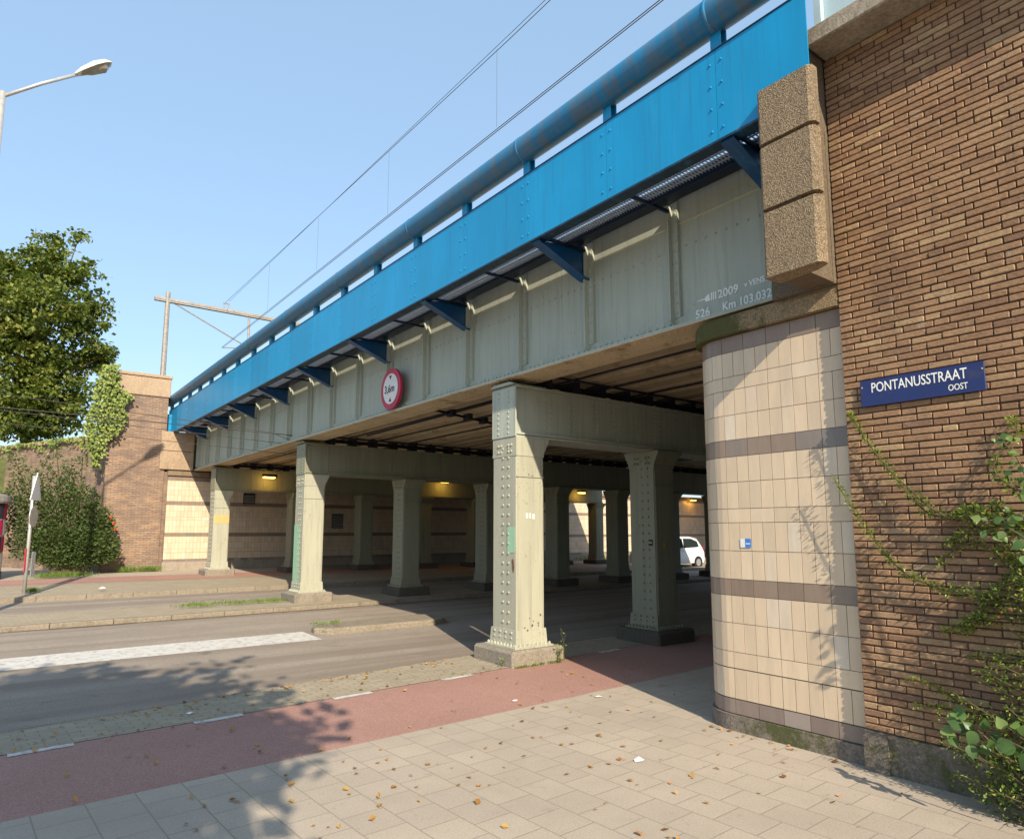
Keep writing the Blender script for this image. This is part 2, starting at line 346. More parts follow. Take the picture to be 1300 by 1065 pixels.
# ground, one sheet to the horizon
g=MB(); xs=[-900,-60,-20,-10,-5,0,6,12,16,20,26,40,80,900]; ys=[-900,-60,-10,0,8,12,16,20,24,27,40,900]
v=[(x,y,gz(x,y)-.19) for x in xs for y in ys]; n=len(ys)
g.add(v,[(i*n+j,(i+1)*n+j,(i+1)*n+j+1,i*n+j+1) for i in range(len(xs)-1) for j in range(n-1)]); struct('ground',g,SOIL)
e1=lambda x:5.52+.052*max(-30,min(x,9))           # near edge of the cycle path
e2=lambda x:7.12+.07*max(-30,min(x,9))            # far edge
e3=lambda x:(7.86+.11*x if x<6 else 8.52+.01*(x-6)) if x>-8 else 6.98 # kerb to the road
struct('pavement',sheet(-30,60,-40,e1,0,nx=45,ny=14),PAVE)
struct('cycle_path',sheet(-30,60,e1,e2,-.004,nx=60,ny=3),RED)
struct('paved_verge',sheet(-30,60,e2,e3,.0,nx=60,ny=2),CLINK)
kerbline('kerb',-30,60,lambda x:e3(x),.06,-.15,.003)
struct('road',sheet(-40,70,lambda x:e3(x)+.05,20.6,-.085,nx=90,ny=16),ASPH)
# median islands
mi0=lambda x:14.95+.02*x; mi1=lambda x:16.75+.0*x
struct('median_paving',sheet(-30,60,lambda x:mi0(x)+.13,lambda x:mi1(x)-.13,.0,nx=60),CLINK)
kerbline('median_kerb',-30,60,lambda x:mi0(x),.10,-.15,.005); kerbline('median_kerb',-30,60,lambda x:mi1(x)-.13,.10,-.15,.004)
# far side: kerb, verge, red path, pavement
f1=lambda x:19.6+.0*x
kerbline('far_kerb',-30,60,f1,.12,-.15,.03)
struct('far_verge',sheet(-30,60,19.72,22.9,.02,nx=60),CLINK)
struct('far_cycle_path',sheet(-30,60,22.9,24.7,.018,nx=60),RED)
struct('far_pavement',sheet(-30,60,24.7,34,.02,nx=60),PAVE)
kerbline('path_kerb',-30,60,lambda x:21.2,.08,-.1,.026)
DIRT=basic('gutter_dirt',(.15,.12,.085),.95,var=.45,sc=9,bm=.5,dirt=(.07,.055,.035),dirt_amt=.4,dsc=5)
struct('gutter',sheet(-30,60,lambda x:e3(x)+.058,lambda x:e3(x)+.12+.05*math.sin(x*3.1)*math.sin(x*1.3),-.081,nx=260,ny=1),DIRT)
struct('gutter',sheet(-30,60,lambda x:mi1(x),lambda x:mi1(x)+.14+.05*math.sin(x*2.3),-.081,nx=200,ny=1),DIRT)
struct('gutter',sheet(-30,60,lambda x:mi0(x)-.13+.04*math.sin(x*2.9),lambda x:mi0(x)-.002,-.081,nx=200,ny=1),DIRT)
# painted markings
struct('white_line',sheet(-14,4.62,lambda x:11.35,lambda x:12.28,-.080,nx=16,ny=2),WHITE)
mk=MB()
for i in range(24):
    x=-2.6+i*1.43
    if x<5.5 or x>6.9: mk.v,mk.f,mk.m,mk.t=mk.v,mk.f,mk.m,mk.t; s_=sheet(x,x+.46,lambda q:e2(q)-.09,lambda q:e2(q)+.0,.0005,2,1); mk.add(s_.v,s_.f)
struct('cycle_path_dashes',mk,WHITE)
# raised traffic divider strip
dv=MB(); pts=[(4.7,11.95),(4.95,11.72),(7.05,11.72),(7.35,11.85),(7.45,12.1),(7.35,12.4),(7.1,12.55),(5.1,12.42),(4.75,12.2)]
dv.prism([(x,y,gz(x,y)-.2) for x,y in pts],(0,0,.2+.02))
o=struct('traffic_island',dv,KERB); b_=o.modifiers.new('bevel','BEVEL'); b_.width=.03; b_.segments=2
mh=MB(); mh.box(1.62,2.1,8.12,8.42,-.09,-.082+.004); struct('drain_cover',mh,basic('rusty_iron',(.16,.09,.07),.8,var=.3))
# railway embankments behind the walls
em=MB(); em.box(5.95,40,-40,2.6,-.5,5.3); em.box(4.95,22.8,27.6,90,-.5,5.2); em.box(-40,4.95,33,90,-.5,4.6); em.box(22.9,40,27.8,90,-.5,3.4)
struct('railway_embankment',em,GRASSG)

# ================================================================== RAILWAY BRIDGE
br=empty('railway_bridge',(14.6,15.7,0),'long blue and grey green riveted steel railway bridge spanning the road on columns','bridge')
Y0,Y1=3.35,26.98
st=[4.74+1.365*i for i in range(17)]
gd=MB()
gd.box(5.90,5.915,Y0,Y1,4.02,5.5)             # web
gd.box(5.76,6.28,Y0,Y1,3.985,4.015); gd.box(5.745,6.30,Y0,Y1,3.968,3.982,1)
gd.box(5.87,5.898,Y0,Y1,4.017,4.13)            # flange angle
gd.box(5.80,6.1,Y0,Y1,5.50,5.53)
y=Y0+.05
while y<Y1:
    if y>4.65: gd.rivet((5.87,y,4.075),(-1,0,0),.014,.01)
    gd.rivet((6.12,y,3.968),(0,0,-1),.014,.01,1); gd.rivet((5.84,y,3.968),(0,0,-1),.014,.01,1)
    if y<12: gd.rivet((5.82,y,4.015),(0,0,1),.014,.01)
    y+=.1
y=Y0+.06
while y<Y1:
    gd.rivet((5.90,y,4.93),(-1,0,0),.014,.01); y+=.13
g_=gd.build('girder',[PAINT_G,SOFF],br)
for i,y in enumerate(st):
    s_=MB(); s_.box(5.872,5.898,y-.085,y+.085,4.135,5.47); s_.box(5.79,5.871,y-.008,y+.008,4.10,5.42); s_.box(5.86,5.871,y-.08,y-.0,4.13,5.46)
    s_.prism([(5.79,y-.008,4.10),(5.895,y-.008,4.03),(5.895,y-.008,4.10)],(0,.016,0))
    z=4.18
    while z<5.4:
        for d in (-.05,.05): s_.rivet((5.871 if d>0 else 5.86,y+d,z),(-1,0,0),.013,.01)
        z+=.115
    s_.build('stiffener',PAINT_G,br)
far=MB(); far.box(23.28,23.3,Y0,Y1,4.0,5.5); far.box(22.9,23.4,Y0,Y1,3.97,4.0); far.build('girder',PAINT_G,br)
for xx in (11.6,17.4):
    q=MB(); q.box(xx,xx+.02,Y0,Y1,4.0,4.5); q.box(xx-.2,xx+.22,Y0,Y1,3.97,3.998); q.build('girder',PAINT_D,br)
# ribbed deck underside
dk=MB(); x=6.32
while x<22.8:
    a,b=x,x+.42
    dk.add([(a,Y0,4.30),(a+.06,Y0,4.30),(a+.10,Y0,4.10),(a+.36,Y0,4.10),(a+.40,Y0,4.30),(b,Y0,4.30),(a,Y1,4.30),(a+.06,Y1,4.30),(a+.10,Y1,4.10),(a+.36,Y1,4.10),(a+.40,Y1,4.30),(b,Y1,4.30)],[(i,i+1,i+7,i+6) for i in range(1,4)]); dk.add([(a,Y0,4.30),(a+.06,Y0,4.30),(a+.06,Y1,4.30),(a,Y1,4.30)],[(0,1,2,3)],1); x+=.42
dk.box(5.93,23.27,Y0,Y1,4.34,5.45); dk.build('deck_underside',[SOFF,basic('rib_gap_shade',(.13,.095,.06),.8,var=.3)],br)  # second material paints the shade between the ribs into the grooves
# crossbeams on the three rows
ROW=[7.6,15.78,23.9]; XE=23.75
for ry in ROW:
    b_=MB(); b_.box(5.86,XE,ry+.06,ry+.5,3.205,3.85); b_.box(5.86,XE,ry+.0,ry+.56,3.17,3.20); b_.box(5.86,XE,ry+.02,ry+.54,3.135,3.165)
    b_.box(5.86,XE,ry-.0,ry+.56,3.85,3.885)
    b_.box(5.835,5.858,ry+.0,ry+.56,3.14,3.86)
    # rounded end plate on top
    b_.prism([(5.80,ry-.03,3.89),(5.80,ry+.10,3.93),(5.80,ry+.46,3.93),(5.80,ry+.59,3.89)],(.6,0,0))
    x=6.45; j=0
    while x<(14 if ry<10 else 11):
        for dx in ((-.05,.05) if j%2 else (0.,.09)):
            for zz in range(9): b_.rivet((x+dx,ry+.06,3.24+zz*.07),(0,-1,0),.013,.01)
        x+=.46 if j%2 else .52; j+=1
    for zz in range(9):
        for dy in (.16,.4): b_.rivet((5.835,ry+dy,3.2+zz*.075),(-1,0,0),.013,.01)
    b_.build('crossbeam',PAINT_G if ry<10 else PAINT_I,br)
    p=MB(); p.tube([(6.3,ry+.2,4.0),(XE,ry+.2,4.0)],.045,8); p.tube([(6.3,ry-.12,4.05),(XE,ry-.12,4.05)],.02,6)
    for i in range(30): p.box(6.5+i*.57,6.62+i*.57,ry+.1,ry+.45,3.89,4.13)
    p.build('bearing_line',DARK,br)
# pipework hanging under the deck
pp=MB(); [pp.tube([(6.95+.84*i,Y0,4.085),(6.95+.84*i,Y1,4.085)],.018,5) for i in range(3)]; pp.tube([(6.5,10.9,4.04),(9.5,12.0,4.04)],.025,6); pp.tube([(6.9,9.2,4.05),(7.0,14.9,4.05)],.02,6)
for i in range(4): pp.box(6.85+.5*i,6.95+.5*i,10.9+.18*i,11.1+.18*i,3.98,4.12)
pp.build('pipework',DARK,br)
# blue parapet
YF0,YF1=2.60,27.6
posts=[3.48+1.41*i for i in range(18)]
edges=[YF0]+posts+[YF1]
for i in range(len(edges)-1):
    a,b=edges[i],edges[i+1]; q=MB(); q.box(4.997,5.009,a+.002,b-.002,5.32,6.2,t=random.random())
    for yy in ([a+.06] if i else [])+([b-.06] if i<len(edges)-2 else []):
        for zz in (5.42,5.64,5.86,6.08): q.rivet((4.997,yy,zz),(-1,0,0),.012,.009)
    q.build('fascia_panel',BLUE,br)
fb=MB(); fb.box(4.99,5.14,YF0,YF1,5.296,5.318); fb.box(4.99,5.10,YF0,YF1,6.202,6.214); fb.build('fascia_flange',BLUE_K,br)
tb=MB(); n=60; tb.tube([(5.0,YF0-.05+(YF1-YF0+.1)*i/n,6.545) for i in range(n+1)],.165,20)
for y in posts[::2]: tb.tube([(5.0,y-.02,6.545),(5.0,y+.02,6.545)],.171,20,cap=True)
tb.build('handrail_tube',BLUE_T,br,smooth=True)
for y in posts:
    q=MB(); q.box(5.024,5.10,y-.006,y+.006,5.4,6.45); q.box(5.011,5.023,y-.055,y+.055,5.38,6.42); q.box(5.101,5.112,y-.055,y+.055,5.38,6.42)
    q.build('rail_post',BLUE,br)
# brackets
for i in range(10):
    y=3.4+2.73*i
    if y>27: break
    q=MB(); q.prism([(5.02,y-.008,5.29),(5.885,y-.008,5.44),(5.885,y-.008,4.99),(5.80,y-.008,4.99)],(0,.016,0))
    q.prism([(5.02,y-.07,5.275),(5.80,y-.07,4.975),(5.885,y-.07,4.975),(5.885,y-.07,4.99),(5.80,y-.07,4.99),(5.02,y-.07,5.295)],(0,.14,0))
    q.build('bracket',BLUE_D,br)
wk=MB(); wk.box(5.50,5.785,Y0-.4,27.0,5.43,5.46); wk.box(5.48,5.50,Y0-.4,27.,5.34,5.46)
y=Y0
while y<27: wk.box(5.1,5.8,y,y+.03,5.335,5.37); y+=1.365
wk.build('walkway_edge',NAVY,br)
gr=MB(); y=Y0-.3
while y<26.9: gr.box(5.16,5.478,y,y+.006,5.380,5.395); y+=.040
for xx in (5.22,5.29,5.36,5.43): gr.box(xx,xx+.006,Y0-.3,26.9,5.378,5.396)
gr.build('walkway_grating',GALV,br)
cb_=MB(); cb_.box(5.885,5.899,Y0,26.9,5.205,5.213)
cb_.build('sunlit_strip',SUN_STRIP,br)  # pale strip stands in for the line of sun on the girder web
def text(name,body,size,M4,mat_,parent,ext=.0015,sx=1,align='LEFT',bold=.0):
    c=bpy.data.curves.new(name,'FONT'); c.body=body; c.size=size; c.extrude=ext; c.align_x=align; c.offset=bold; c.resolution_u=3
    o=bpy.data.objects.new(name+'_tmp',c); S.collection.objects.link(o); bpy.context.view_layer.update()
    me=bpy.data.meshes.new_from_object(o.evaluated_get(bpy.context.evaluated_depsgraph_get())); bpy.data.objects.remove(o); bpy.data.curves.remove(c)
    me.transform(M4@Matrix.Diagonal((sx,1,1,1))); me.materials.clear(); me.materials.append(mat_)
    o=bpy.data.objects.new(name,me); S.collection.objects.link(o)
    o.parent=parent; o.matrix_parent_inverse=parent.matrix_basis.inverted(); return o
def face_mx(x,y,z): return Matrix(((0,0,-1,x),(-1,0,0,y),(0,1,0,z),(0,0,0,1)))   # reads left to right for a viewer at -x
def flat(pts,x,th=.002,m=0,mb=None):
    mb=mb or MB(); mb.prism([(x,y,z) for y,z in pts],(th,0,0),m); return mb
for s_,y,z,sz in (('2009',4.19,4.215,.125),('v VENS',3.87,4.245,.075),('526',4.46,4.055,.125),('Km 103.032',4.12,4.055,.125)):
    text('lettering',s_,sz,face_mx(5.866 if z<4.13 else 5.896,y,z),LETTER,br,bold=.0025,sx=.92 if s_[0]=='K' else 1.0)
fist=MB(); flat([(4.46,4.255),(4.34,4.262),(4.34,4.245),(4.46,4.25)],5.895,.003,mb=fist); flat([(4.35,4.22),(4.35,4.27),(4.30,4.30),(4.285,4.22)],5.894,.003,mb=fist)
for i in range(3): flat([(4.277-i*.026,4.215),(4.277-i*.026,4.30),(4.259-i*.026,4.30),(4.259-i*.026,4.215)],5.894,.003,mb=fist)
flat([(3.80,4.235),(3.80,4.24),(3.56,4.24),(3.56,4.235)],5.894,.003).build('underline_mark',LETTER,br)
fist.build('pointing_hand_mark',LETTER,br)

# ---------------- columns
def column(name,x,y,label,detail,front=False,last=False):
    gx=gz(x,y); z0=gx-.1; r=empty('steel_column',(x+.25,y+.27,gx),label,'column','riveted steel columns under the bridge')
    pl=MB(); h=.25+ (0 if front else .0)
    pl.bbox(x-.2,x+.72,y-.19,y+.76,gx-.2,gx+.21,.035); pl.build('plinth',PLINTH if front else PLINTH_D,r)
    c=MB(); w_,d=.5,.55; zt=3.13; zb=gx+.21
    c.bbox(x+.012,x+w_-.012,y,y+d,zb,zt,.012); c.box(x,x+.0115,y+.01,y+d-.01,zb,zt,t=.6); c.box(x+w_-.0115,x+w_,y+.01,y+d-.01,zb,zt)
    # seams and stiff plates on the -y face
    c.box(x+.03,x+w_-.03,y-.008,y-.001,zb+.02,2.55,t=.7)
    c.box(x+.0,x+w_,y-.014,y-.009,2.56,2.575)
    if detail:
        z=zb+.2
        while z<2.98:
            for dy in (.14,.27) if not front else (.17,.30): c.rivet((x,y+dy,z),(-1,0,0),.0165,.013)
            z+=.135
        if detail>1:
            z=zb+.3
            while z<3.1:
                for dx in (.03,.47): c.rivet((x+dx,y,z),(0,-1,0),.008,.006)
                z+=.07
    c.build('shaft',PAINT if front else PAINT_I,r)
    # flared foot with crumbling rivets
    ft=MB(); v=[]
    for (e,zz) in ((.085,zb-.002),(.085,zb+.02),(.03,zb+.035),(.016,zb+.24)):
        v+=[(x-e,y-e,zz),(x+w_+e,y-e,zz),(x+w_+e,y+d+e,zz),(x-e,y+d+e,zz)]
    f=[]
    for a in range(3):
        for b in range(4): f.append((a*4+b,a*4+(b+1)%4,a*4+4+(b+1)%4,a*4+4+b))
    f.append((12,13,14,15)); ft.add(v,f)
    if detail:
        for i in range(9):
            ft.rivet((x-.05+i*.075,y-.05,zb+.02),(0,0,1),.019,.03); ft.rivet((x-.05,y-.02+i*.075,zb+.02),(0,0,1),.019,.03)
        for zz in (.06,.13,.2):
            for i in range(4): ft.rivet((x-.018,y+.08+i*.13,zb+zz),(-1,0,0),.0165,.014)
        for q in range(26):
            a=random.random()*.66; e=random.random()*.03
            p=(x-.08+a,y-.06-e,zb) if q%2 else (x-.06-e,y-.08+a,zb)
            s_=.012+random.random()*.02; ft.box(p[0],p[0]+s_,p[1],p[1]+s_,p[2],p[2]+s_*.7)
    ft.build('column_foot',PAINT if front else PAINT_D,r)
    # capital widening towards the beam
    cp=MB(); v=[]
    e0,e1=(.0,.10)
    prof=[(.0,2.9),(.018,2.94),(.085,3.07),(.10,3.10),(.10,3.132)]
    sl=0.0 if front else 1
    v=[]
    for e,zz in prof:
        ey=e*sl; v+=[(x-.004,y-.004-ey,zz) ,(x+w_+.004+e,y-.004-ey,zz),(x+w_+.004+e,y+d+.004+ey,zz),(x-.004,y+d+.004+ey,zz)]
    f=[(0,3,2,1)]
    for a in range(4):
        for b in range(4): f.append((a*4+b,a*4+(b+1)%4,a*4+4+(b+1)%4,a*4+4+b))
    f.append((16,17,18,19)); cp.add(v,f); cp.box(x-.006,x+w_+.006,y-.008,y+d+.008,2.86,2.9)
    if detail:
        for zz in (2.93,3.02):
            for dy in (.1,.17,.34,.41): cp.rivet((x-.004-(.01 if sl else 0),y+dy,zz),(-1,0,0),.0165,.014)
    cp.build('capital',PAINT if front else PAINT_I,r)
    return r
nth=['front','second','third','fourth','fifth','sixth','seventh','eighth']
cols={}
rows=[('near row beside the red cycle path',ROW[0],[5.85,8.74]),('middle row',ROW[1],[5.85+2.62*i for i in range(7)]),('far row nearest the tiled wall',ROW[2],[5.85,8.45,11.05,13.6,16.15,18.5,20.9,23.25])]
for ri,(rn,ry,xs_) in enumerate(rows):
    for i,x in enumerate(xs_):
        lab='%s grey green riveted column of the %s'%(nth[i],rn)
        if i==0: lab=['pale riveted column in the sun with green patch, standing at the red cycle path','sunlit pale column with green painted edge on the median island','sunlit pale column with tan band near the far tiled abutment'][ri]
        if ri==2 and i==7: lab='last column of the far row, sunlit at the far side of the bridge'
        cols[(ri,i)]=column('steel_column',x,ry,lab,2 if (ri==0) else (1 if i<4 else 0),i==0)
def part(mb,name,m,par,label=None):
    o=mb.build(name,m,par)
    if label: o['label']=label
    return o
q=MB(); q.box(5.845,5.849,7.63,7.80,1.50,1.86); part(q,'paint_patch',PATCH,cols[(0,0)],'mint green repainted patch')
q=MB(); q.box(6.02,6.05,7.586,7.591,1.98,2.05); q.box(6.08,6.10,7.586,7.591,1.98,2.05); q.box(6.13,6.17,7.586,7.591,1.97,2.04); part(q,'white_marks',LETTER,cols[(0,0)])
CHIP=basic('bare_rusty_steel',(.16,.09,.05),.8,var=.3,sc=30)
q=MB()
q.prism([(5.846,7.64,1.30),(5.846,7.66,1.42),(5.846,7.70,1.40),(5.846,7.69,1.27),(5.846,7.66,1.22)],(.003,0,0)); part(q,'paint_chip',CHIP,cols[(0,0)],'bare rusty spot below the green patch')
for i in range(9):
    a=random.uniform(5.9,6.3); z=random.uniform(.36,.62); w_=random.uniform(.01,.03)
    q=MB(); q.prism([(a,7.584-.014*(z<.5),z),(a+w_,7.584-.014*(z<.5),z+.006),(a+w_*.8,7.584-.014*(z<.5),z+w_),(a+w_*.1,7.584-.014*(z<.5),z+w_*1.2)],(0,.003,0)); part(q,'paint_chip',CHIP,cols[(0,0)])
q=MB(); q.box(5.843,5.847,ROW[1]+.2,ROW[1]+.545,.55,1.95); part(q,'paint_patch',PATCH,cols[(1,0)],'mint green strip on the column edge')
q=MB(); q.box(5.872,6.34,ROW[2]-.014,ROW[2]-.009,2.05,2.33); part(q,'paint_band',PATCH_T,cols[(2,0)],'tan painted band')
q=MB(); q.box(8.728,8.738,7.66,7.74,1.56,1.66,0); q.box(8.724,8.728,7.67,7.73,1.60,1.605,1); q.box(8.724,8.728,7.67,7.73,1.62,1.625,1); q.build('stencilled_label',[BLACK,LETTER],cols[(0,1)])
q=MB(); q.box(8.93,8.96,7.586,7.591,1.53,1.62); part(q,'label_sticker',basic('yellow_label',(.5,.3,.02),.5),cols[(0,1)])

# ---------------- lamps under the bridge
GLOW=bpy.data.materials.new('sodium_glow'); GLOW.use_nodes=True; b=GLOW.node_tree.nodes['Principled BSDF']; b.inputs['Emission Color'].default_value=(1,.55,.08,1); b.inputs['Emission Strength'].default_value=6; b.inputs['Base Color'].default_value=(.8,.6,.2,1)
for i,(x,y,z,lab) in enumerate([(7.55,23.72,3.72,'lit yellow lamp on the far crossbeam beside the first sunlit column'),(9.75,15.6,3.62,'lit yellow lamp on the middle crossbeam behind the speed limit side'),(22.1,23.72,3.68,'lit yellow lamp at the far end of the far crossbeam'),(33.9,26.5,3.75,'lit lamp hanging under the second bridge above the white car')]):
    if i==1: x,y,z=14.6,23.72,3.86; lab='lit yellow lamp on the far crossbeam seen between the middle row columns'
    r=empty('tunnel_lamp',(x,y,z),lab,'lamp','lamps under the bridge')
    q=MB(); q.prism([(x-.25,y-.02,z+.02),(x-.30,y-.22,z-.05),(x-.30,y-.22,z-.09),(x-.25,y-.0,z-.05)],(.5,0,0)); q.build('housing',DARK,r)
    q=MB(); q.box(x-.24,x+.14,y-.2,y-.04,z-.13,z-.085,bev=.015); q.build('lens',GLOW,r)
    pl=bpy.data.lights.new('glow','POINT'); pl.energy=4; pl.color=(1,.55,.1); pl.shadow_soft_size=.08; lo=bpy.data.objects.new('glow',pl); S.collection.objects.link(lo); lo.location=(0,-.14,-.2); lo.parent=r

# ================================================================== TILED ABUTMENTS
zrows=[(.15,.275,'D'),(.285,.545,'N'),(.555,.695,'W'),(.70,.955,'N'),(.96,1.205,'N'),(1.21,1.355,'D'),(1.36,1.615,'N'),(1.62,1.875,'N'),(1.88,2.005,'W'),(2.01,2.255,'N'),(2.26,2.495,'N'),(2.50,2.655,'D'),(2.66,2.895,'N'),(2.90,3.135,'N'),(3.14,3.265,'W'),(3.27,3.505,'N'),(3.51,3.66,'D')]
def tiles(path,length,zf,tw=.12):
    """path(s)->(x,y,nx,ny): glazed tiles laid in courses"""
    mb=MB(); 
    for (a,b,kd) in zrows:
        w_=tw*(1 if kd=='N' else 2); n=int(length/w_+.5); za,zb=zf(a),zf(b)
        for i in range(n):
            s0=i*w_+.0025; s1=min((i+1)*w_,length)-.0025
            if s1<=s0: continue
            m=1 if kd=='D' else 0
            if kd=='D' and a<.2: m=2
            tilt=random.uniform(-.0012,.0012); ns=1 if path(s0)[2:]==path(s1)[2:] else (2 if kd=='N' else 4); P=[]
            for q in range(ns+1):
                s_=s0+(s1-s0)*q/ns; x,y,nx,ny=path(s_); tl=tilt*(2*q/ns-1)
                for zz in (za,zb): P.append((x+nx*(.012+tl),y+ny*(.012+tl),zz)); P.append((x-nx*.002,y-ny*.002,zz))
            f=[(0,2,3,1),(4*ns,4*ns+1,4*ns+3,4*ns+2)]
            for q in range(ns):
                o=4*q; f+=[(o,o+4,o+6,o+2),(o,o+1,o+5,o+4),(o+2,o+6,o+7,o+3)]
            mb.add(P,f,m,random.random())
    return mb
# near abutment
def pnear(s):
    L0=1.24; r=.36
    if s<L0: return (5.572,2.735+s,-1,0)
    a=(s-L0)/r
    if a<math.pi/2: return (5.572+r-r*math.cos(a),2.735+L0+r*math.sin(a),-math.cos(a),math.sin(a))
    q=s-L0-r*math.pi/2; return (5.572+r+q,2.735+L0+r,0,1)
na=empty('tiled_abutment',(7,3.4,0),'cream tiled abutment with rounded corner and mossy cap at the right','wall','tiled abutments of the bridge')
tiles(pnear,4.2,lambda z:z).build('tile_facing',[CREAM,BROWN,BASET],na)
def corner_poly(off,y0=2.735):
    pts=[(23,y0)]; pts+=[(5.572-off,y0)]
    L0=1.24;r=.36
    for i in range(11):
        a=math.pi/2*i/10; pts.append((5.572+r-(r+off)*math.cos(a),2.735+L0+(r+off)*math.sin(a)))
    pts.append((23,2.735+L0+r+off)); return pts
q=MB(); q.prism([(x,y,-.2) for x,y in corner_poly(-.001)],(0,0,3.87)); q.build('core',GROUT,na)
q=MB(); q.prism([(x,y,-.2) for x,y in corner_poly(.035)],(0,0,.34)); q.build('base_course',CONC_Y,na)
q=MB(); q.prism([(x,y,3.672) for x,y in corner_poly(.075)],(0,0,.15)); q.prism([(x,y,3.8221) for x,y in corner_poly(.06)],(0,0,.03)); q.build('cap_ledge',AGG_M,na)
q=MB(); q.box(5.45,5.9,2.735,3.3,3.853,5.2); q.box(5.9,7,2.735,3.32,3.853,5.3); q.build('bearing_wall',CONC_SHADE,na)
stk=MB(); stk.box(5.553,5.556,3.70,3.76,1.65,1.73,0); stk.box(5.553,5.556,3.76,3.81,1.65,1.73,1); stk.box(5.551,5.5525,3.71,3.75,1.68,1.69,1)
tag(stk.build('sticker',[basic('sticker_blue',(.05,.2,.6),.4),SIGNW]),'small blue and white sticker on the cream tiles','sticker')
# near pier of three concrete blocks
pr=empty('concrete_pier',(5.15,2.8,3.85),'three stacked rough aggregate concrete blocks beside the brick wall','pier','concrete piers at the bridge ends')
for a,b in ((3.84,4.40),(4.425,4.975),(5.0,5.49)):
    q=MB(); ja=random.uniform(-.006,.006)
    q.prism([(4.9+ja,2.575,a+.006),(4.93+ja,2.54,a+.006),(5.0,2.54,a+.006),(5.06,2.66,a+.006),(5.10,3.0,a+.006),(4.93+ja,3.03,a+.006),(4.9+ja,3.0,a+.006)],(0,0,b-a-.012)); q.build('concrete_block',AGG,pr)
q=MB(); q.box(4.93,5.06,2.69,2.99,3.9,5.45); q.box(5.03,5.8,2.74,2.98,3.86,6.03); q.build('pier_core',CONC_SHADE,pr)
# ================================================================== NEAR BRICK WALL
bw=empty('brick_wall',(5.6,0,0),'tall brown brick wall in long thin courses carrying the street name plate','wall')
mb=MB(); z=.29; r_=0
while z<5.84:
    y=2.73; q_=(r_*.1075+ (.05 if r_%5==2 else 0))%.5375; seq=[]   # stretcher, stretcher, header, stepping along from course to course
    acc=-q_; i_=0
    while acc<5:
        l=(.215,.215,.1075)[i_%3]; i_+=1; a_=max(0,acc); acc+=l
        if acc<=.02: continue
        seq.append((a_,acc))
    for (a_,b_) in seq:
        y1=2.73-a_; y0_=2.73-b_
        if y0_<-2.2: break
        jx=random.uniform(-.0035,.0035); jz=random.uniform(-.0018,.0018); det=y1>.6
        (mb.bbox if det else (lambda a,b,c,d,e,f,g_,t=None:mb.box(a,b,c,d,e,f,t=t)))(5.488+jx,5.54,y0_+.004+random.uniform(0,.002),y1-.003,z+.005+jz,z+.0475+jz,.003+random.random()*.003,t=min(1,max(0,random.gauss(.47,.25))))
    z+=.053; r_+=1
mb.build('brickwork',BRICK,bw)
q=MB(); q.box(5.502,5.95,-40,2.728,.25,5.85); q.build('mortar_bed',MORTAR,bw)
q=MB(); q.box(5.47,6.1,-2.2,2.70,-.2,.286); q.box(5.452,5.50,2.55,2.73,-.2,.29); q.build('wall_plinth',CONC_M,bw)
q=MB(); q.box(5.20,6.1,-2.2,2.72,5.86,6.02,bev=.012); q.build('coping',CONC,bw)
sc=empty('parapet_screen',(5.3,1,6.02),'pale blue metal screen standing on the coping at top right','screen')
y=2.66
for i in range(4):
    q=MB(); q.box(5.30,5.31,y-1.0,y-.01,6.05,7.2); q.build('screen_panel',PANEL,sc); q=MB(); q.box(5.24,5.298,y-.06,y-.0,6.02,7.2); q.build('screen_post',PANEL,sc); y-=1.0
# street sign
sg=empty('street_sign',(5.47,2.15,2.9),'dark blue enamel street name plate on the brick wall','sign')
q=MB(); q.bbox(5.462,5.474,1.72,2.585,2.775,2.985,.004); q.box(5.474,5.5,1.8,1.84,2.85,2.9); q.box(5.474,5.5,2.45,2.49,2.85,2.9); q.build('sign_plate',SIGNB,sg)
def letters(body,wd,h,y,z,right=False):
    o=text('lettering',body,1,face_mx(0,0,0),LETTER,sg,ext=.0008,bold=.004); me=o.data
    ys_=[v.co.y for v in me.vertices]; zs_=[v.co.z for v in me.vertices]; a0,a1,b0,b1=min(ys_),max(ys_),min(zs_),max(zs_)
    for v in me.vertices: v.co=Vector((5.4605+v.co.x, y-wd*(a1-v.co.y)/(a1-a0), z+h*(v.co.z-b0)/(b1-b0)))
letters('PONTANUSSTRAAT',.665,.078,2.495,2.88); letters('OOST',.125,.046,1.955,2.805)
for yy in (1.735,2.57): bd=MB(); bd.rivet((5.462,yy,2.93),(-1,0,0),.006,.004); bd.build('sign_screw',GALV,sg)

# round height limit sign on the girder
hs=empty('height_limit_sign',(5.75,11.2,4.4),'round red and white 3.6 m height limit sign on the girder','sign')
def disc(r,x0,x1,cy=11.2,cz=4.4,n=48): 
    m=MB(); m.prism([(x0,cy+r*math.cos(2*math.pi*i/n),cz+r*math.sin(2*math.pi*i/n)) for i in range(n)],(x1-x0,0,0)); return m
disc(.385,5.70,5.745).build('sign_rim',SIGNR,hs); disc(.285,5.694,5.699).build('sign_face',SIGNW,hs)
q=MB(); q.box(5.745,5.87,11.1,11.14,4.2,4.6); q.box(5.745,5.87,11.26,11.3,4.2,4.6); q.build('sign_bracket',GALV,hs)
text('lettering','3,6m',.2,face_mx(5.692,11.43,4.335),BLACK,hs,bold=.003,sx=1.0)
for p_ in ([(11.25,4.645),(11.15,4.645),(11.2,4.57)],[(11.25,4.16),(11.15,4.16),(11.2,4.235)]): flat(p_,5.691,.002).build('height_arrow',BLACK,hs)

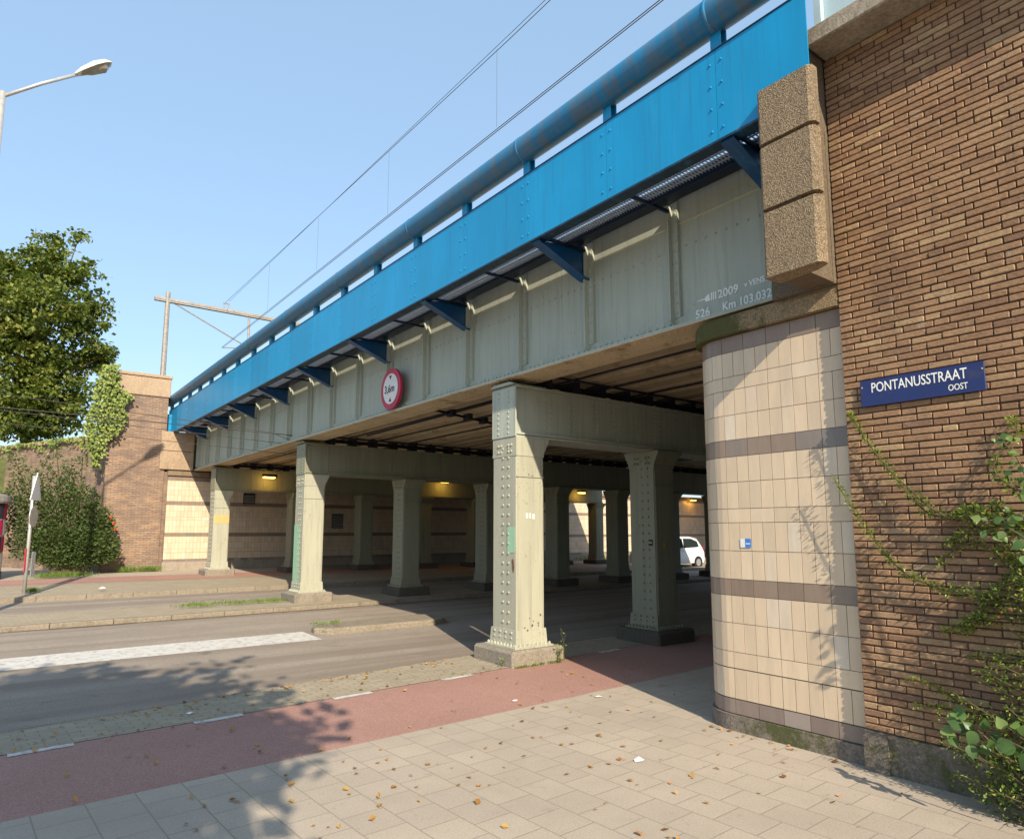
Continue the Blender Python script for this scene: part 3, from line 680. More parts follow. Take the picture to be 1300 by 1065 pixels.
# ================================================================== FAR SIDE
YF=26.7
fa=empty('tiled_abutment',(15,27,0.4),'cream tiled abutment wall with two brown bands along the far pavement','wall','tiled abutments of the bridge')
tiles(lambda s:(4.93+s,YF,0,-1),19.0,lambda z:.57+.86*z,.12).build('tile_facing',[CREAM,BROWN,BASET],fa)
q=MB(); q.box(4.93,23.2,YF+.001,28.2,-.2,3.75); q.build('core',GROUT,fa)
q=MB(); q.box(4.90,23.93,YF-.03,YF+.0009,-.1,.72); q.build('base_course',CONC,fa)
q=MB(); q.box(4.9,6.3,YF-.07,28.2,3.751,3.93,bev=.02); q.box(6.3,23.2,YF-.02,28,3.751,3.9); q.build('cap_ledge',AGG,fa)
q=MB(); q.box(6.0,23.2,27.05,28.2,3.931,5.2); q.build('bearing_wall',CONC,fa)
lw=empty('tiled_wall',(32,27,.2),'sunlit cream tiled wall continuing beyond the bridge','wall')
tiles(lambda s:(23.95+s,YF+.02,0,-1),26.,lambda z:.44+.87*z,.24).build('tile_facing',[CREAM,BROWN,BASET],lw)
q=MB(); q.box(23.21,52,YF+.021,27.7,-.2,3.65); q.build('core',GROUT,lw); q=MB(); q.box(23.94,52,YF-.04,27.75,3.66,3.84,bev=.02); q.build('coping',basic('reddish_coping',(.30,.17,.11),.8),lw)
q=MB(); q.box(23.94,52,YF-.02,YF+.0205,-.1,.57); q.build('base_course',CONC,lw)
q=MB(); q.box(5.73,6.6,27.0,28.0,3.94,6.0); q.build('bearing_wall',CONC,fa)
fp=empty('concrete_pier',(5,27,4),'tan concrete pier holding the far end of the blue parapet','pier','concrete piers at the bridge ends')
for a,b in ((3.96,4.62),(4.63,5.32)):
    q=MB(); q.bbox(4.62,5.72,YF-.12,28.1,a,b,.02); q.build('concrete_block',CONC_T,fp)
q=MB(); q.box(4.86,4.99,27.0,27.66,5.33,6.0); tag(q.build('parapet_end',BLUE,br),'bright blue end plate')
# pylon
py=empty('brick_pylon',(3.9,27.2,.4),'tall weathered brick pylon with tan cap stone at the far bridge end','tower')
q=MB(); q.box(2.98,4.78,YF-.05,28.6,.1,6.52); q.box(4.7,4.925,YF+.01,28.,.1,3.9); q.build('brickwork',BRICKF,py)
q=MB(); q.box(2.95,4.83,YF-.10,28.65,6.53,7.2,bev=.02); q.box(2.91,4.86,YF-.14,28.68,7.205,7.32,bev=.015); q.build('cap_stone',CONC_T,py)
# low wall running away to the left
lo=empty('brick_retaining_wall',(1.4,29,.4),'long lower brick wall with curved coping behind the shrub','wall')
A=Vector((2.98,26.95)); d=Vector((-.40,.917)).normalized(); nn=Vector((-d.y,d.x))
def lwpt(s,o): p=A+d*s+nn*o; return (p.x,p.y)
q=MB(); 
for (a,b) in ((0,16),): q.prism([(*lwpt(a,0),.1),(*lwpt(b,0),.1),(*lwpt(b,-.5),.1),(*lwpt(a,-.5),.1)],(0,0,4.85))
q.prism([(*lwpt(16,0),.1),(-40,44,.1),(-40,44.5,.1),(*lwpt(16,-.5),.1)],(0,0,4.85)); q.build('brickwork',BRICKF,lo)
q=MB(); n=16
for i in range(n):
    a=i*1.; h=4.96+.12*math.cos(max(0,1-a/2.)*math.pi)*(1 if a<2 else 1)
    q.prism([(*lwpt(a+.005,.1),4.955),(*lwpt(a+.995,.1),4.955),(*lwpt(a+.995,-.6),4.955),(*lwpt(a+.005,-.6),4.955)],(0,0,.13))
q.build('coping',CONC_T,lo)
# wall plates
for (xa,xb,za,zb,lab) in ((7.55,7.98,2.81,3.22,'dark square vent grille high on the far tiled wall'),(11.07,11.56,1.9,2.5,'grey notice plate on the far tiled wall between the columns')):
    r=empty('wall_plate',((xa+xb)/2,YF-.03,za),lab,'plate'); q=MB(); q.bbox(xa,xb,YF-.05,YF-.014,za,zb,.01); q.build('plate',DARK if za>2.5 else basic('grey_plate',(.1,.11,.12),.5),r)
    q=MB()
    for i in range(5): q.box(xa+.03,xb-.03,YF-.06,YF-.052,za+.05+i*(zb-za-.1)/5,za+.08+i*(zb-za-.1)/5)
    q.build('louvre',GALV_D if za>2.5 else SIGNW if False else GALV_D,r)
# second bridge beyond
b2=empty('concrete_bridge',(38,16,0),'second flat concrete viaduct crossing the road beyond the steel bridge','bridge')
q=MB(); q.box(31.5,44,2,27.2,4.25,5.3); q.build('deck',CONC_T,b2)
for yy in (8.,16.,):
    q=MB(); q.box(36,36.6,yy,yy+.6,-.1,4.25); q.build('pillar',CONC,b2)
q=MB(); q.box(31.4,31.6,2,27.3,4.5,5.6); q.build('edge_beam',CONC_T,b2)

# ================================================================== WIRES AND MAST
cm=empty('catenary_mast',(6.3,37,5.2),'steel railway mast with long horizontal beam above the pylon','mast')
q=MB(); q.tube([(6.3,37,4.5),(6.3,37,13.75)],[.15,.11],8); q.build('pole',GALV_D,cm)
q=MB(); q.box(5.7,15.5,36.93,37.07,13.33,13.45); q.box(5.7,15.5,36.9,37.1,13.24,13.30); q.build('beam',GALV_D,cm)
q=MB(); q.tube([(6.6,37,13.25),(10.45,37,11.5)],.035,6); q.tube([(10.3,37,13.3),(10.35,37,11.2)],.06,6); q.build('strut',GALV_D,cm)
q=MB()
for s_ in (0,.22): q.tube([(9.0+s_,37,13.45),(9.0+s_,37,13.75)],.03,6)
q.tube([(8.95,37,13.75),(9.27,37,13.75)],.03,6); q.tube([(10.35,37,11.5),(9.0,37,11.35)],.03,6); q.build('insulator',GALV_D,cm)
def wire(name,pts,r,m,label,group,cat='wire'):
    q=MB(); q.tube(pts,r,5); return tag(q.build(name,m),label,cat,group)
GW='overhead wires above the railway'
wire('catenary_wire',[(9,-6,13.6),(9,12,13.45),(9,37,13.72)],.009,WIRE,'upper railway wire carrying the droppers',GW)
wire('catenary_wire',[(9.25,-6,14.0),(9.25,12,13.9),(9.25,37,13.9)],.007,WIRE,'topmost thin railway wire just above the dropper wire',GW)
wire('contact_wire',[(9,-6,11.42),(9,37,11.36)],.010,WIRE,'left strand of the double contact wire below the droppers',GW)
wire('contact_wire',[(9.07,-6,11.45),(9.07,37,11.36)],.010,WIRE,'right strand of the double contact wire below the droppers',GW)
for i,y in enumerate((6.9,12.45,18.15,23.9,29.6)):
    wire('dropper_wire',[(9,y,11.45),(9,y,13.5)],.004,WIRE,['dropper wire hanging nearest the camera','second thin dropper wire from the camera','third thin dropper wire from the camera','fourth thin dropper wire from the camera','farthest thin dropper wire near the mast'][i],'droppers between the railway wires')
for i,((u0,v0),(u1,v1),yy) in enumerate([((0,500),(345,549),17.0),((0,517),(385,554),16.9),((20,523),(376,565),17.3),((30,540),(372,577),17.5)]):
    a=at(u0,v0,1,yy); b=at(u1,v1,1,yy); a2=a+(a-b)*1.5
    wire('tram_wire',[a2,b,(b.x+.8,b.y,min(b.z,3.95))],.007 if i!=1 else .010,WIRE_T,['highest','second','third','lowest'][i]+' of the tram wires running into the bridge','tram wires at the left side of the bridge')

# ================================================================== STREET FURNITURE
lb=(-.45,16.13); gl=gz(*lb)
sl_=empty('street_lamp',(lb[0],lb[1],gl),'tall pale street lamp with flat head at the left edge','street lamp')
q=MB(); q.tube([(lb[0],lb[1],gl-.1),(lb[0],lb[1],gl+1.3),(lb[0],lb[1],gl+1.32),(lb[0],lb[1],10.45)],[.11,.11,.085,.055],12); q.build('pole',GALV,sl_,smooth=True)
a0=Vector((lb[0],lb[1],10.35)); a1=at(98,95,1,16.13)
q=MB(); q.tube([a0,a0+(a1-a0)*.5+Vector((0,0,.03)),a1],.035,8); q.tube([a0,a0-(a1-a0)*.35],.035,8); q.build('arm',GALV,sl_,smooth=True)
hd=MB(); dx=(a1-a0).normalized(); up=Vector((0,1,0)).cross(dx)*-1; up=dx.cross(Vector((0,-1,0))).normalized(); up=up if up.z>0 else -up
def hp(l,w_,h): return a1+dx*l+Vector((0,1,0))*w_+up*h
sec=[(-.05,.06,.03,.03),(.12,.13,.09,.05),(.42,.19,.13,.07),(.66,.17,.10,.06),(.78,.10,.03,.03)]
v=[]
for l,w_,h,_ in sec: v+=[hp(l,-w_,0),hp(l,-w_*.75,h*.8),hp(l,0,h),hp(l,w_*.75,h*.8),hp(l,w_,0)]
f=[(i*5+j,i*5+j+1,i*5+j+6,i*5+j+5) for i in range(4) for j in range(4)]+[(0,1,2,3,4),(24,23,22,21,20)]
f+=[(i*5+4,i*5,i*5+5,i*5+9) for i in range(4)]; hd.add(v,f); hd.build('lamp_head',basic('lamp_head_cream',(.62,.58,.48),.5,var=.1),sl_)
v=[]
for l,w_,h in ((.10,.08,-.005),(.3,.15,-.06),(.6,.15,-.09),(.75,.07,-.01)): v+=[hp(l,-w_,-.005),hp(l,-w_*.6,h),hp(l,w_*.6,h),hp(l,w_,-.005)]
hb=MB(); hb.add(v,[(i*4+j,i*4+j+1,i*4+j+5,i*4+j+4) for i in range(3) for j in range(3)]); hb.build('lens_bowl',basic('dusty_lamp_glass',(.26,.22,.17),.3,.5,var=.3,sc=5),sl_)
# sign post seen edge-on
sx,sy=.8,20.5; g0=gz(sx,sy)
sp=empty('sign_post',(sx,sy,g0),'thin white sign post with edge-on traffic signs at the far kerb','sign post')
q=MB(); q.tube([(sx,sy,g0-.1),(sx,sy,3.15)],.04,8); q.build('pole',GALV,sp,smooth=True)
ed=Vector((.16,.987,0))  # sign plane direction, nearly along the line of sight
def plate(c,shape,m,nm,th=.02):
    q=MB(); nrm=Vector((ed.y,-ed.x,0)); q.prism([c+ed*a+Vector((0,0,b))-nrm*th/2 for a,b in shape],nrm*th); return q.build(nm,m,sp)
ed=Vector((.38,.92,0)).normalized()
plate(Vector((sx+.06,sy,2.75)),[(-.32,-.2),(.32,-.2),(0,.48)],SIGNW,'triangular_sign'); plate(Vector((sx+.05,sy,2.15)),[(.25*math.cos(i*.524),.25*math.sin(i*.524)) for i in range(12)],GALV,'round_sign')
plate(Vector((sx-.02,sy,1.1)),[(-.09,-.28),(.09,-.28),(.09,.28),(-.09,.28)],SIGNR,'striped_sign')
plate(Vector((sx+.12,sy-.05,1.0)),[(-.1,-.3),(.1,-.3),(.1,.3),(-.1,.3)],SIGNW,'small_sign')
# poster column at the left edge
pc=at(-31,706,1,25.3); pcx,pcy=pc.x,25.3; g1=gz(pcx,pcy)
pcn=empty('poster_column',(pcx,pcy,g1),'round poster column with red and white posters and grey rim at left edge','poster column')
rr=.62; q=MB(); q.tube([(pcx,pcy,g1-.1),(pcx,pcy,g1+.25)],rr+.02,28); q.build('base',basic('column_base_dark',(.07,.07,.08),.6),pcn)
q=MB(); q.tube([(pcx,pcy,g1+.25),(pcx,pcy,2.62)],rr,28); q.build('drum',basic('grey_paper',(.35,.33,.30),.7,var=.25,sc=5),pcn)
q=MB(); q.tube([(pcx,pcy,2.60),(pcx,pcy,2.66),(pcx,pcy,2.82),(pcx,pcy,2.9)],[rr+.08,rr+.11,rr+.1,rr*.7],28); q.build('rim',GALV_D,pcn)
PR=basic('red_poster',(.48,.02,.07),.6,var=.2); PW=basic('white_poster',(.6,.58,.55),.6,var=.15); PK=basic('black_poster',(.03,.03,.04),.6)
for j,z in enumerate((.72,1.2,1.68,2.16)):
    for i in range(14):
        a0_=i/14*2*math.pi; q=MB(); n=4; v=[]
        for kq in range(n+1):
            a=a0_+(2*math.pi/14-.03)*kq/n
            for zz in (z,z+.44): v.append((pcx+(rr+.008)*math.cos(a),pcy+(rr+.008)*math.sin(a),zz))
        q.add(v,[(2*a,2*a+2,2*a+3,2*a+1) for a in range(n)]); q.build('poster',(PR if j%2 else PW) if i%3 else (PK if j%2 else PR),pcn)
        
# white car
cx0,cy0=23.35,20.35; cz=gz(26,21)-.085; CL=3.55
car=empty('parked_car',(25.5,21.1,cz),'small white hatchback on the far lane beyond the columns','car')
# side profile (x along, z), rear at high x
prof=[(0,.28),(0,.62),(.12,.80),(.75,.95),(1.25,1.36),(1.7,1.47),(2.6,1.47),(3.1,1.38),(3.38,1.0),(3.52,.75),(3.55,.45),(3.48,.25)]
bd=MB(); W=1.62; secs=[(0,.94),(.06,1.0),(W-.06,1.0),(W,.94)]; v=[]
n=len(prof)
for yy,s_ in secs:
    for (px,pz) in prof:
        inn=max(0,pz-.9)*.22
        yi=yy+ (inn if yy<W/2 else -inn); v.append((cx0+CL/2+(px-CL/2)*s_,cy0+yi,cz+.1+(pz-.1)*(.5+.5*s_)))
f=[tuple(range(n-1,-1,-1)),tuple(3*n+i for i in range(n))]
for a in range(3):
    for i in range(n): f.append((a*n+i,a*n+(i+1)%n,(a+1)*n+(i+1)%n,(a+1)*n+i))
bd.add(v,f); o=bd.build('body',CARW,car,smooth=True); bv=o.modifiers.new('b','BEVEL'); bv.width=.04; bv.segments=2; bv.limit_method='ANGLE'
for side in (0,1):
    for (ws,pts) in (('side_window',[(1.0,.98),(1.38,1.34),(1.95,1.39),(1.95,.98)]),('side_window',[(2.03,.98),(2.03,1.39),(2.6,1.38),(3.0,1.25),(3.08,1.02)])):
        q=MB(); v=[]
        for (px,pz) in pts:
            inn=max(0,pz-.9)*.22; yy=(cy0-.006+inn+.0) if side==0 else (cy0+W+.006-inn); v.append((cx0+px,yy,cz+pz))
        q.prism(v,(0,-.008 if side==0 else .008,0)); q.build(ws,GLASS,car)
q=MB(); q.prism([(cx0+3.12,cy0+.22,cz+1.33),(cx0+3.12,cy0+W-.22,cz+1.33),(cx0+3.385,cy0+W-.2,cz+1.02),(cx0+3.385,cy0+.2,cz+1.02)],(.03,0,.02)); q.build('rear_window',GLASS,car)
q=MB(); q.prism([(cx0+.76,cy0+.2,cz+.99),(cx0+.76,cy0+W-.2,cz+.99),(cx0+1.22,cy0+W-.25,cz+1.34),(cx0+1.22,cy0+.25,cz+1.34)],(-.03,0,.02)); q.build('windscreen',GLASS,car)
for px in (.62,2.98):
    for yy in (cy0-.015,cy0+W-.165):
        q=MB(); q.tube([(cx0+px,yy,cz+.29),(cx0+px,yy+.18,cz+.29)],.29,24); wl=q.build('wheel',TYRE,car)
        q=MB(); yo=yy-.006 if yy<cy0+.5 else yy+.18; q.tube([(cx0+px,yo,cz+.29),(cx0+px,yo+.006,cz+.29)],.165,16); rm_=q.build('rim',RIM,car); rm_.parent=wl; rm_.matrix_parent_inverse=Matrix.Identity(4)
for yy in (cy0+.04,cy0+W-.2):
    q=MB(); q.box(cx0+3.42,cx0+3.49,yy,yy+.16,cz+.75,cz+1.0); q.build('tail_light',LRED,car)
q=MB(); q.box(cx0+1.9,cx0+2.05,cy0-.012,cy0+.0,cz+.82,cz+.85); q.build('door_handle',CARW,car)

# ================================================================== VEGETATION
def blob_tree(name,base,crown,n,leaf,label,cat,group,mat_,seedclumps,limbs=7,cs=1.0,root_r=.2,flat_=.0):
    """crown: list of (x,y,z,r) lobes; leaves gather in small clumps near the lobes' shells"""
    r=empty(name,base,label,cat,group); tr=MB(); bx,by,bz=base
    top=Vector(crown[0][:3]); mid=Vector(base).lerp(top,.55); tr.tube([base,mid,top],[root_r,root_r*.7,root_r*.25],8)
    for (x,y,z,rad) in crown[1:]:
        s_=Vector(base).lerp(top,random.uniform(.35,.7)); e=Vector((x,y,z)); m_=s_.lerp(e,.5)+Vector((0,0,.15*(e-s_).length))*random.uniform(-.5,1); tr.tube([s_,m_,e],[root_r*.4,root_r*.25,root_r*.08],6)
    tr.build('trunk',BARK,r)
    lf=MB(); tot=sum(c[3]**2 for c in crown)
    for (x,y,z,rad) in crown:
        nc=max(4,int(seedclumps*rad*rad/tot))
        for c_ in range(nc):
            dv_=rv(); rr_=rad*(random.random()**.4)*(1+.16*random.gauss(0,1)); cc=Vector((x,y,z))+Vector((dv_.x*rr_,dv_.y*rr_,dv_.z*rr_*.85)); t0=random.uniform(-.25,.25)
            for j in range(max(1,n//seedclumps)):
                p=cc+Vector((random.gauss(0,1),random.gauss(0,1),random.gauss(0,.55)))*cs*.30
                d=rv(); d.z-=.35; nn_=Vector((random.gauss(0,.5),random.gauss(0,.5),1))
                s_=leaf*random.uniform(.7,1.3); lf.leaf(p,s_,s_*.75,d,nn_,0,min(1,max(0,random.random()*.7+.15+t0)))
    lf.build('crown',mat_,r); return r
def lob(u,v,y,r): p=at(u,v,1,y); return (p.x,p.y,p.z,r)
crown=[lob(20,420,38,3.0),lob(70,350,38,2.0),lob(98,405,38,1.5),lob(40,480,38,2.4),lob(85,470,38,1.7),lob(115,440,38,.9),lob(-20,360,38,2.2),lob(10,345,38,1.4),lob(-60,430,38,3),lob(70,520,38,1.6),lob(122,458,38,.8),lob(55,390,36,1.8),lob(100,345,37,.8),lob(25,515,37,1.8),lob(126,385,38,.8),lob(100,302,38,.35),lob(52,318,38,.9),lob(70,308,38,.6),lob(132,452,37.5,.7),lob(95,508,38,.7),lob(45,535,38,1.2),lob(15,535,38,1.3),lob(85,535,38,.8),lob(60,545,39,.9)]
crown=[(a,b,c,d*.86) for a,b,c,d in crown]
blob_tree('maple_tree',(1.2,39,5.0),crown,34000,.21,'large green maple tree rising behind the low brick wall at left','tree',None,LEAF_T,1050,cs=.66,root_r=.25)
# trees behind the camera that throw the dappled shade
blob_tree('street_tree',(-4.6,-3.4,0),[(-2.7,-2.2,6.3,2.1),(-3.0,-1.0,6.1,1.8),(-2.0,-2.0,6.0,1.5),(-2.2,-2.9,6.3,1.4),(-3.4,-2.4,6.4,2.3),(-2.6,-3.6,6.6,1.5),(-4.4,-4.2,6.6,1.6),(-1.9,-1.4,6.2,1.1),(-3.3,-.6,6.3,1.3),(-2.7,-1.9,6.1,1.5),(-5.6,-2.8,6.8,2),(-2.9,-3.4,7.0,1.1),(-1.1,-2.5,6.0,.6),(-4.2,-.9,5.9,1.4),(-2.2,-.9,6.6,.8)],16500,.24,'leafy street tree behind the viewer shading the road','tree',None,LEAF_T,1200,cs=.85)
blob_tree('street_tree',(3.6,-7.5,0),[(3.9,-6.6,5.6,.9),(4.6,-6.4,5.1,.7),(4.3,-6.5,6.3,.7),(4.9,-6.2,4.6,.6)],900,.2,'thin leafy tree beside the brick wall behind the viewer','tree',None,LEAF_T,130,cs=.8,root_r=.1)
# far trees beyond the second wall
blob_tree('birch_tree',(30,36,3.4),[(30,36,6.3,2.2),(33,36,6,2),(27,36,5.6,1.6)],2200,.35,'bright green tree behind the sunlit tiled wall','tree',None,LEAF_I,200,cs=1.2)
# far shrub
def shrub(name,cx_,cy_,z0,lobes,n,leaf,label,m,cat='shrub',group=None):
    r=empty(name,(cx_,cy_,z0),label,cat,group); lf=MB(); tw=MB(); tot=sum(l[3]**2 for l in lobes)
    for (x,y,z,rad,sz) in lobes:
        nn_=int(n*rad*rad/tot)
        tw.tube([(cx_+(x-cx_)*.3,y,z0),(x,y,z)],[.03,.012],5)
        for i in range(nn_):
            d=rv(); rr_=rad*(random.random()**.4)*(1+abs(random.gauss(0,.07))); p=Vector((x+d.x*rr_,y+d.y*rr_*.6,max(z0+.02,z+d.z*rr_*sz))); dd=Vector((d.x,d.y,d.z*.4))+rv()*.7+Vector((0,0,.2)); s_=leaf*random.uniform(.6,1.4)
            lf.leaf(p,s_,s_*.5,dd,None,0,random.random())
    tw.build('stems',TWIG,r); lf.build('foliage',m,r); return r
z0=.45
shl=[]
for (u,v,ra,sz) in [(110,690,.85,.6),(85,680,.7,.8),(60,690,.6,.9),(120,660,.5,1),(100,640,.55,1.1),(70,640,.6,1.3),(45,650,.6,1.3),(35,690,.5,1),(78,605,.2,2.0),(98,615,.2,1.8),(40,612,.25,1.8),(20,615,.22,1.6),(10,650,.5,1.3),(135,700,.35,.7),(22,590,.2,2),(118,640,.2,2),(75,708,.6,.45),(100,710,.6,.4),(125,708,.45,.4),(72,570,.14,2.5),(105,585,.14,2.5),(60,600,.2,2.5),(88,600,.2,2.6),(128,670,.4,.9)]:
    p=at(u,v,1,25.9); shl.append((p.x,p.y,p.z,ra,sz))
shrub('evergreen_shrub',2.3,25.9,z0,shl,21000,.095,'big dark green feathery shrub against the brick walls at left',LEAF_S)
FLO=basic('orange_flower',(.8,.08,.02),.6)
for (u,v) in ((141,657),(143,664),(146,672)):
    p=at(u,v,1,25.7); fl=MB()
    for kq in range(6): fl.leaf(p,.07,.06,rv())
    tag(fl.build('flower',FLO),'orange red flower at the right edge of the big shrub','flower','orange flowers on the big shrub')
# ivy hanging over the pylon corner
iv=empty('ivy_plant',(3.1,26.55,4),'bright green ivy climbing the left edge of the brick pylon','ivy'); lf=MB()
poly=[(462,134,148),(475,128,150),(490,124,150),(503,122,163),(515,120,160),(530,112,157),(545,110,150),(555,114,140),(568,116,130),(580,119,126),(592,121,124)]
for i in range(len(poly)-1):
    (v0,a0,b0),(v1,a1_,b1)=poly[i],poly[i+1]
    for j in range(int(22*(v1-v0)*((b0-a0+b1-a1_)/2)/30)):
        t_=random.random(); v_=v0+(v1-v0)*t_; ua=a0+(a1_-a0)*t_; ub=b0+(b1-b0)*t_; u_=random.uniform(ua-2,ub+2+5*math.sin(v_*.21)*math.sin(v_*.057+1)); u_+=random.gauss(0,1.6)
        p=at(u_,v_,1,26.55-random.random()**2*.32); lf.leaf(p,.10,.09,Vector((random.gauss(0,.5),-.3,-1)),Vector((random.gauss(0,.4),-1,.4)),0,random.random())
lf.build('foliage',LEAF_I,iv); q=MB(); q.tube([at(128,600,1,26.6),at(124,560,1,26.58),at(138,500,1,26.58),at(142,465,1,26.6)],.02,5); q.build('stem',TWIG,iv)
# trailing creeper on the low wall
cr=MB()
for i in range(260):
    s_=random.uniform(0,9); o_=random.uniform(.08,.14); p=lwpt(s_,o_); hz=5.08-abs(random.gauss(0,.16))*(1+math.sin(s_*2.1)*.6); cr.leaf((p[0],p[1],hz+.05),.13,.11,Vector((random.gauss(0,.6),-.5,-.8)),Vector((-.8,-1,.4)),0,random.random())
tag(cr.build('creeper_foliage',LEAF_I),'thin creeper trailing over the coping of the low wall','creeper')

# firethorn in front of the near wall: arching branches that carry small leaves
def dense_branch(pts,mbT,mbL,n,leaf,spread,r0=.007):
    P=[Vector(p) for p in pts]; Q=[]
    for i in range(len(P)-1):
        a=P[max(i-1,0)];b=P[i];c=P[i+1];d_=P[min(i+2,len(P)-1)]
        for k_ in range(6):
            t_=k_/6; Q.append(.5*((2*b)+(c-a)*t_+(2*a-5*b+4*c-d_)*t_*t_+(3*b-a-3*c+d_)*t_**3))
    Q.append(P[-1]); m_=len(Q); mbT.tube(Q,[r0*(1-.75*i/m_)+.0012 for i in range(m_)],5)
    for i in range(n):
        f_=random.random(); q=Q[min(m_-2,int(f_*(m_-1)))].lerp(Q[min(m_-1,int(f_*(m_-1))+1)],random.random())
        sp_=spread*(1-.5*f_); p=q+rv()*sp_*random.random()**.6; s_=leaf*random.uniform(.6,1.35)*(1-.3*f_)
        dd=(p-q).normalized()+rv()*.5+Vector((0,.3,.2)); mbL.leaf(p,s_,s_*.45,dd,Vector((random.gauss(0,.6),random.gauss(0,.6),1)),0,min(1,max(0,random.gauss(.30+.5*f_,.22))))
    return Q
fr=empty('firethorn_shrub',(5.2,.6,0),'firethorn with long arching leafy branches reaching left across the brick wall','shrub')
tw=MB(); lf=MB(); by=MB()
def br_px(l,x0=5.30,x1=5.38): return [at(u,v,0,x0+(x1-x0)*i/(len(l)-1)) for i,(u,v) in enumerate(l)]
BRN=[([(1360,700),(1290,662),(1230,655),(1180,652),(1140,610),(1108,570),(1085,535),(1078,525)],340,.026,.035),
 ([(1200,655),(1175,640),(1160,625),(1130,600)],60,.024,.03),
 ([(1380,770),(1300,770),(1240,758),(1190,745),(1150,728),(1115,692),(1085,650),(1058,606)],360,.026,.035),
 ([(1340,640),(1285,618),(1262,590),(1290,550),(1284,530)],150,.028,.05),
 ([(1380,760),(1310,740),(1260,700),(1225,690),(1192,715)],150,.026,.05),
 ([(1400,820),(1320,790),(1260,785),(1225,790),(1197,802)],190,.026,.05),
 ([(1400,800),(1330,760),(1290,740),(1262,755),(1240,790),(1225,800)],260,.028,.07),
 ([(1400,860),(1320,840),(1270,836),(1228,832)],110,.022,.04),
 ([(1400,960),(1310,920),(1260,912),(1215,888),(1180,868),(1150,862)],190,.024,.035),
 ([(1400,880),(1330,868),(1290,864),(1247,860)],110,.022,.04),
 ([(1400,950),(1320,925),(1250,910),(1200,900),(1160,895)],160,.024,.04),
 ([(1400,700),(1340,690),(1270,660),(1235,648),(1215,655)],200,.03,.07),
 ([(1300,680),(1280,655),(1262,640)],90,.03,.06),
 ([(1400,740),(1350,730),(1300,715),(1270,700)],220,.03,.09),
 ([(1300,660),(1260,668),(1225,678),(1200,690)],120,.026,.05)]
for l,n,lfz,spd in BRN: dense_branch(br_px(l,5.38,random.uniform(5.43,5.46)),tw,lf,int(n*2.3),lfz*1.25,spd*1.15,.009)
# the shrub's own body towards the lower right
def dens(u,v): return max(0,min(1,(u-1215)/90))*max(0,min(1,(v-640)/130)) if v<860 else max(0,min(1,(u-1165)/70))
kk=0
while kk<100:
    u=random.uniform(1170,1400); v=random.uniform(600,1010)
    if random.random()>dens(u,v): continue
    kk+=1; e=at(u,v,0,random.uniform(5.1,5.42)); e.z=max(.05,e.z); b0=Vector((5.2,e.y-random.uniform(.3,.8),max(0,e.z-random.uniform(.1,.6)))); m_=b0.lerp(e,.5)+Vector((0,0,random.uniform(.02,.12)))
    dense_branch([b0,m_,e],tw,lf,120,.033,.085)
# outside the frame: growth that shades the foot of the wall
for i in range(44):
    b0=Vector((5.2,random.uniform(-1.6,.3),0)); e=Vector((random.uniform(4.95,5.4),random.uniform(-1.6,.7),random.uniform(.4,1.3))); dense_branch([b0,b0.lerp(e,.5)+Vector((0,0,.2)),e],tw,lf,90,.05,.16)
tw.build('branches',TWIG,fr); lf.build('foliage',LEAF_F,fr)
for (u,v) in ((1268,783),(1272,777)):
    c=at(u,v,0,5.28); by=MB(); by.tube([c-Vector((0,0,.007)),c,c+Vector((0,0,.007))],[.004,.009,.004],6); by.build('berry',BERRY,fr)
# broad-leaved plants growing through it
def broad(c,ln,d,nrm,mb,t=None):
    """heart shaped leaf with a fold along its midrib"""
    d=d.normalized(); a=d.cross(nrm).normalized(); up=a.cross(d); c=Vector(c); prof=[(0,0),(.05,.20),(.2,.40),(.4,.46),(.6,.38),(.8,.2),(1.05,0)]
    v=[];f=[]; t=random.random() if t is None else t; curl=random.uniform(.05,.3)
    for s_,w_ in prof:
        dr=-curl*s_*s_*ln*.5
        mid=c+d*s_*ln+up*dr; v+=[mid+a*w_*ln+up*(w_*ln*.22),mid,mid-a*w_*ln+up*(w_*ln*.22)]
    for i in range(len(prof)-1):
        q=i*3; f+=[(q,q+3,q+4,q+1),(q+1,q+4,q+5,q+2)]
    mb.add(v,f,0,t)
def broad_plant(label,spots,stem,base):
    r=empty('broad_leaf_plant',base,label,'plant','broad leaved plants by the wall'); lf=MB(); tw=MB()
    for l in stem: dense_branch([at(u,v,0,x) for u,v,x in l],tw,lf,0,.02,.02,.006)
    for (u,v,x,s_,ang) in spots:
        d=Vector((-.25,math.cos(ang)*1.,math.sin(ang))); nrm=Vector((-.75,-.35,.6))+rv()*.35; broad(at(u,v,0,x),s_*.82,d,nrm,lf); d2=Vector((-.2+random.gauss(0,.3),math.cos(ang+random.gauss(0,1.2)),math.sin(ang+random.gauss(0,1.2))-.3)); broad(at(u+random.gauss(0,9),v+random.gauss(0,7),0,x+.03),s_*random.uniform(.45,.75),d2,nrm+rv()*.4,lf)
    tw.build('stems',TWIG,r); lf.build('leaves',LEAF_B,r,smooth=True)
sp1=[(1222,925,4.95,.105,.5),(1212,905,4.98,.10,2.6),(1195,925,4.95,.11,3.3),(1240,930,4.93,.11,-1.),(1265,945,4.9,.12,3.),(1290,950,4.9,.12,.0),(1232,945,4.92,.10,-1.8),(1275,925,4.92,.09,1.2),(1250,925,4.95,.08,1.8),(1300,935,4.9,.11,2.),(1205,935,4.95,.085,-2.4),(1310,960,4.88,.12,-1)]
broad_plant('broad green leaves low in front of the concrete plinth at bottom right',sp1,[[(1380,1000,4.9),(1300,950,4.9),(1240,925,4.95),(1180,915,4.96)]],(5,1.1,0))
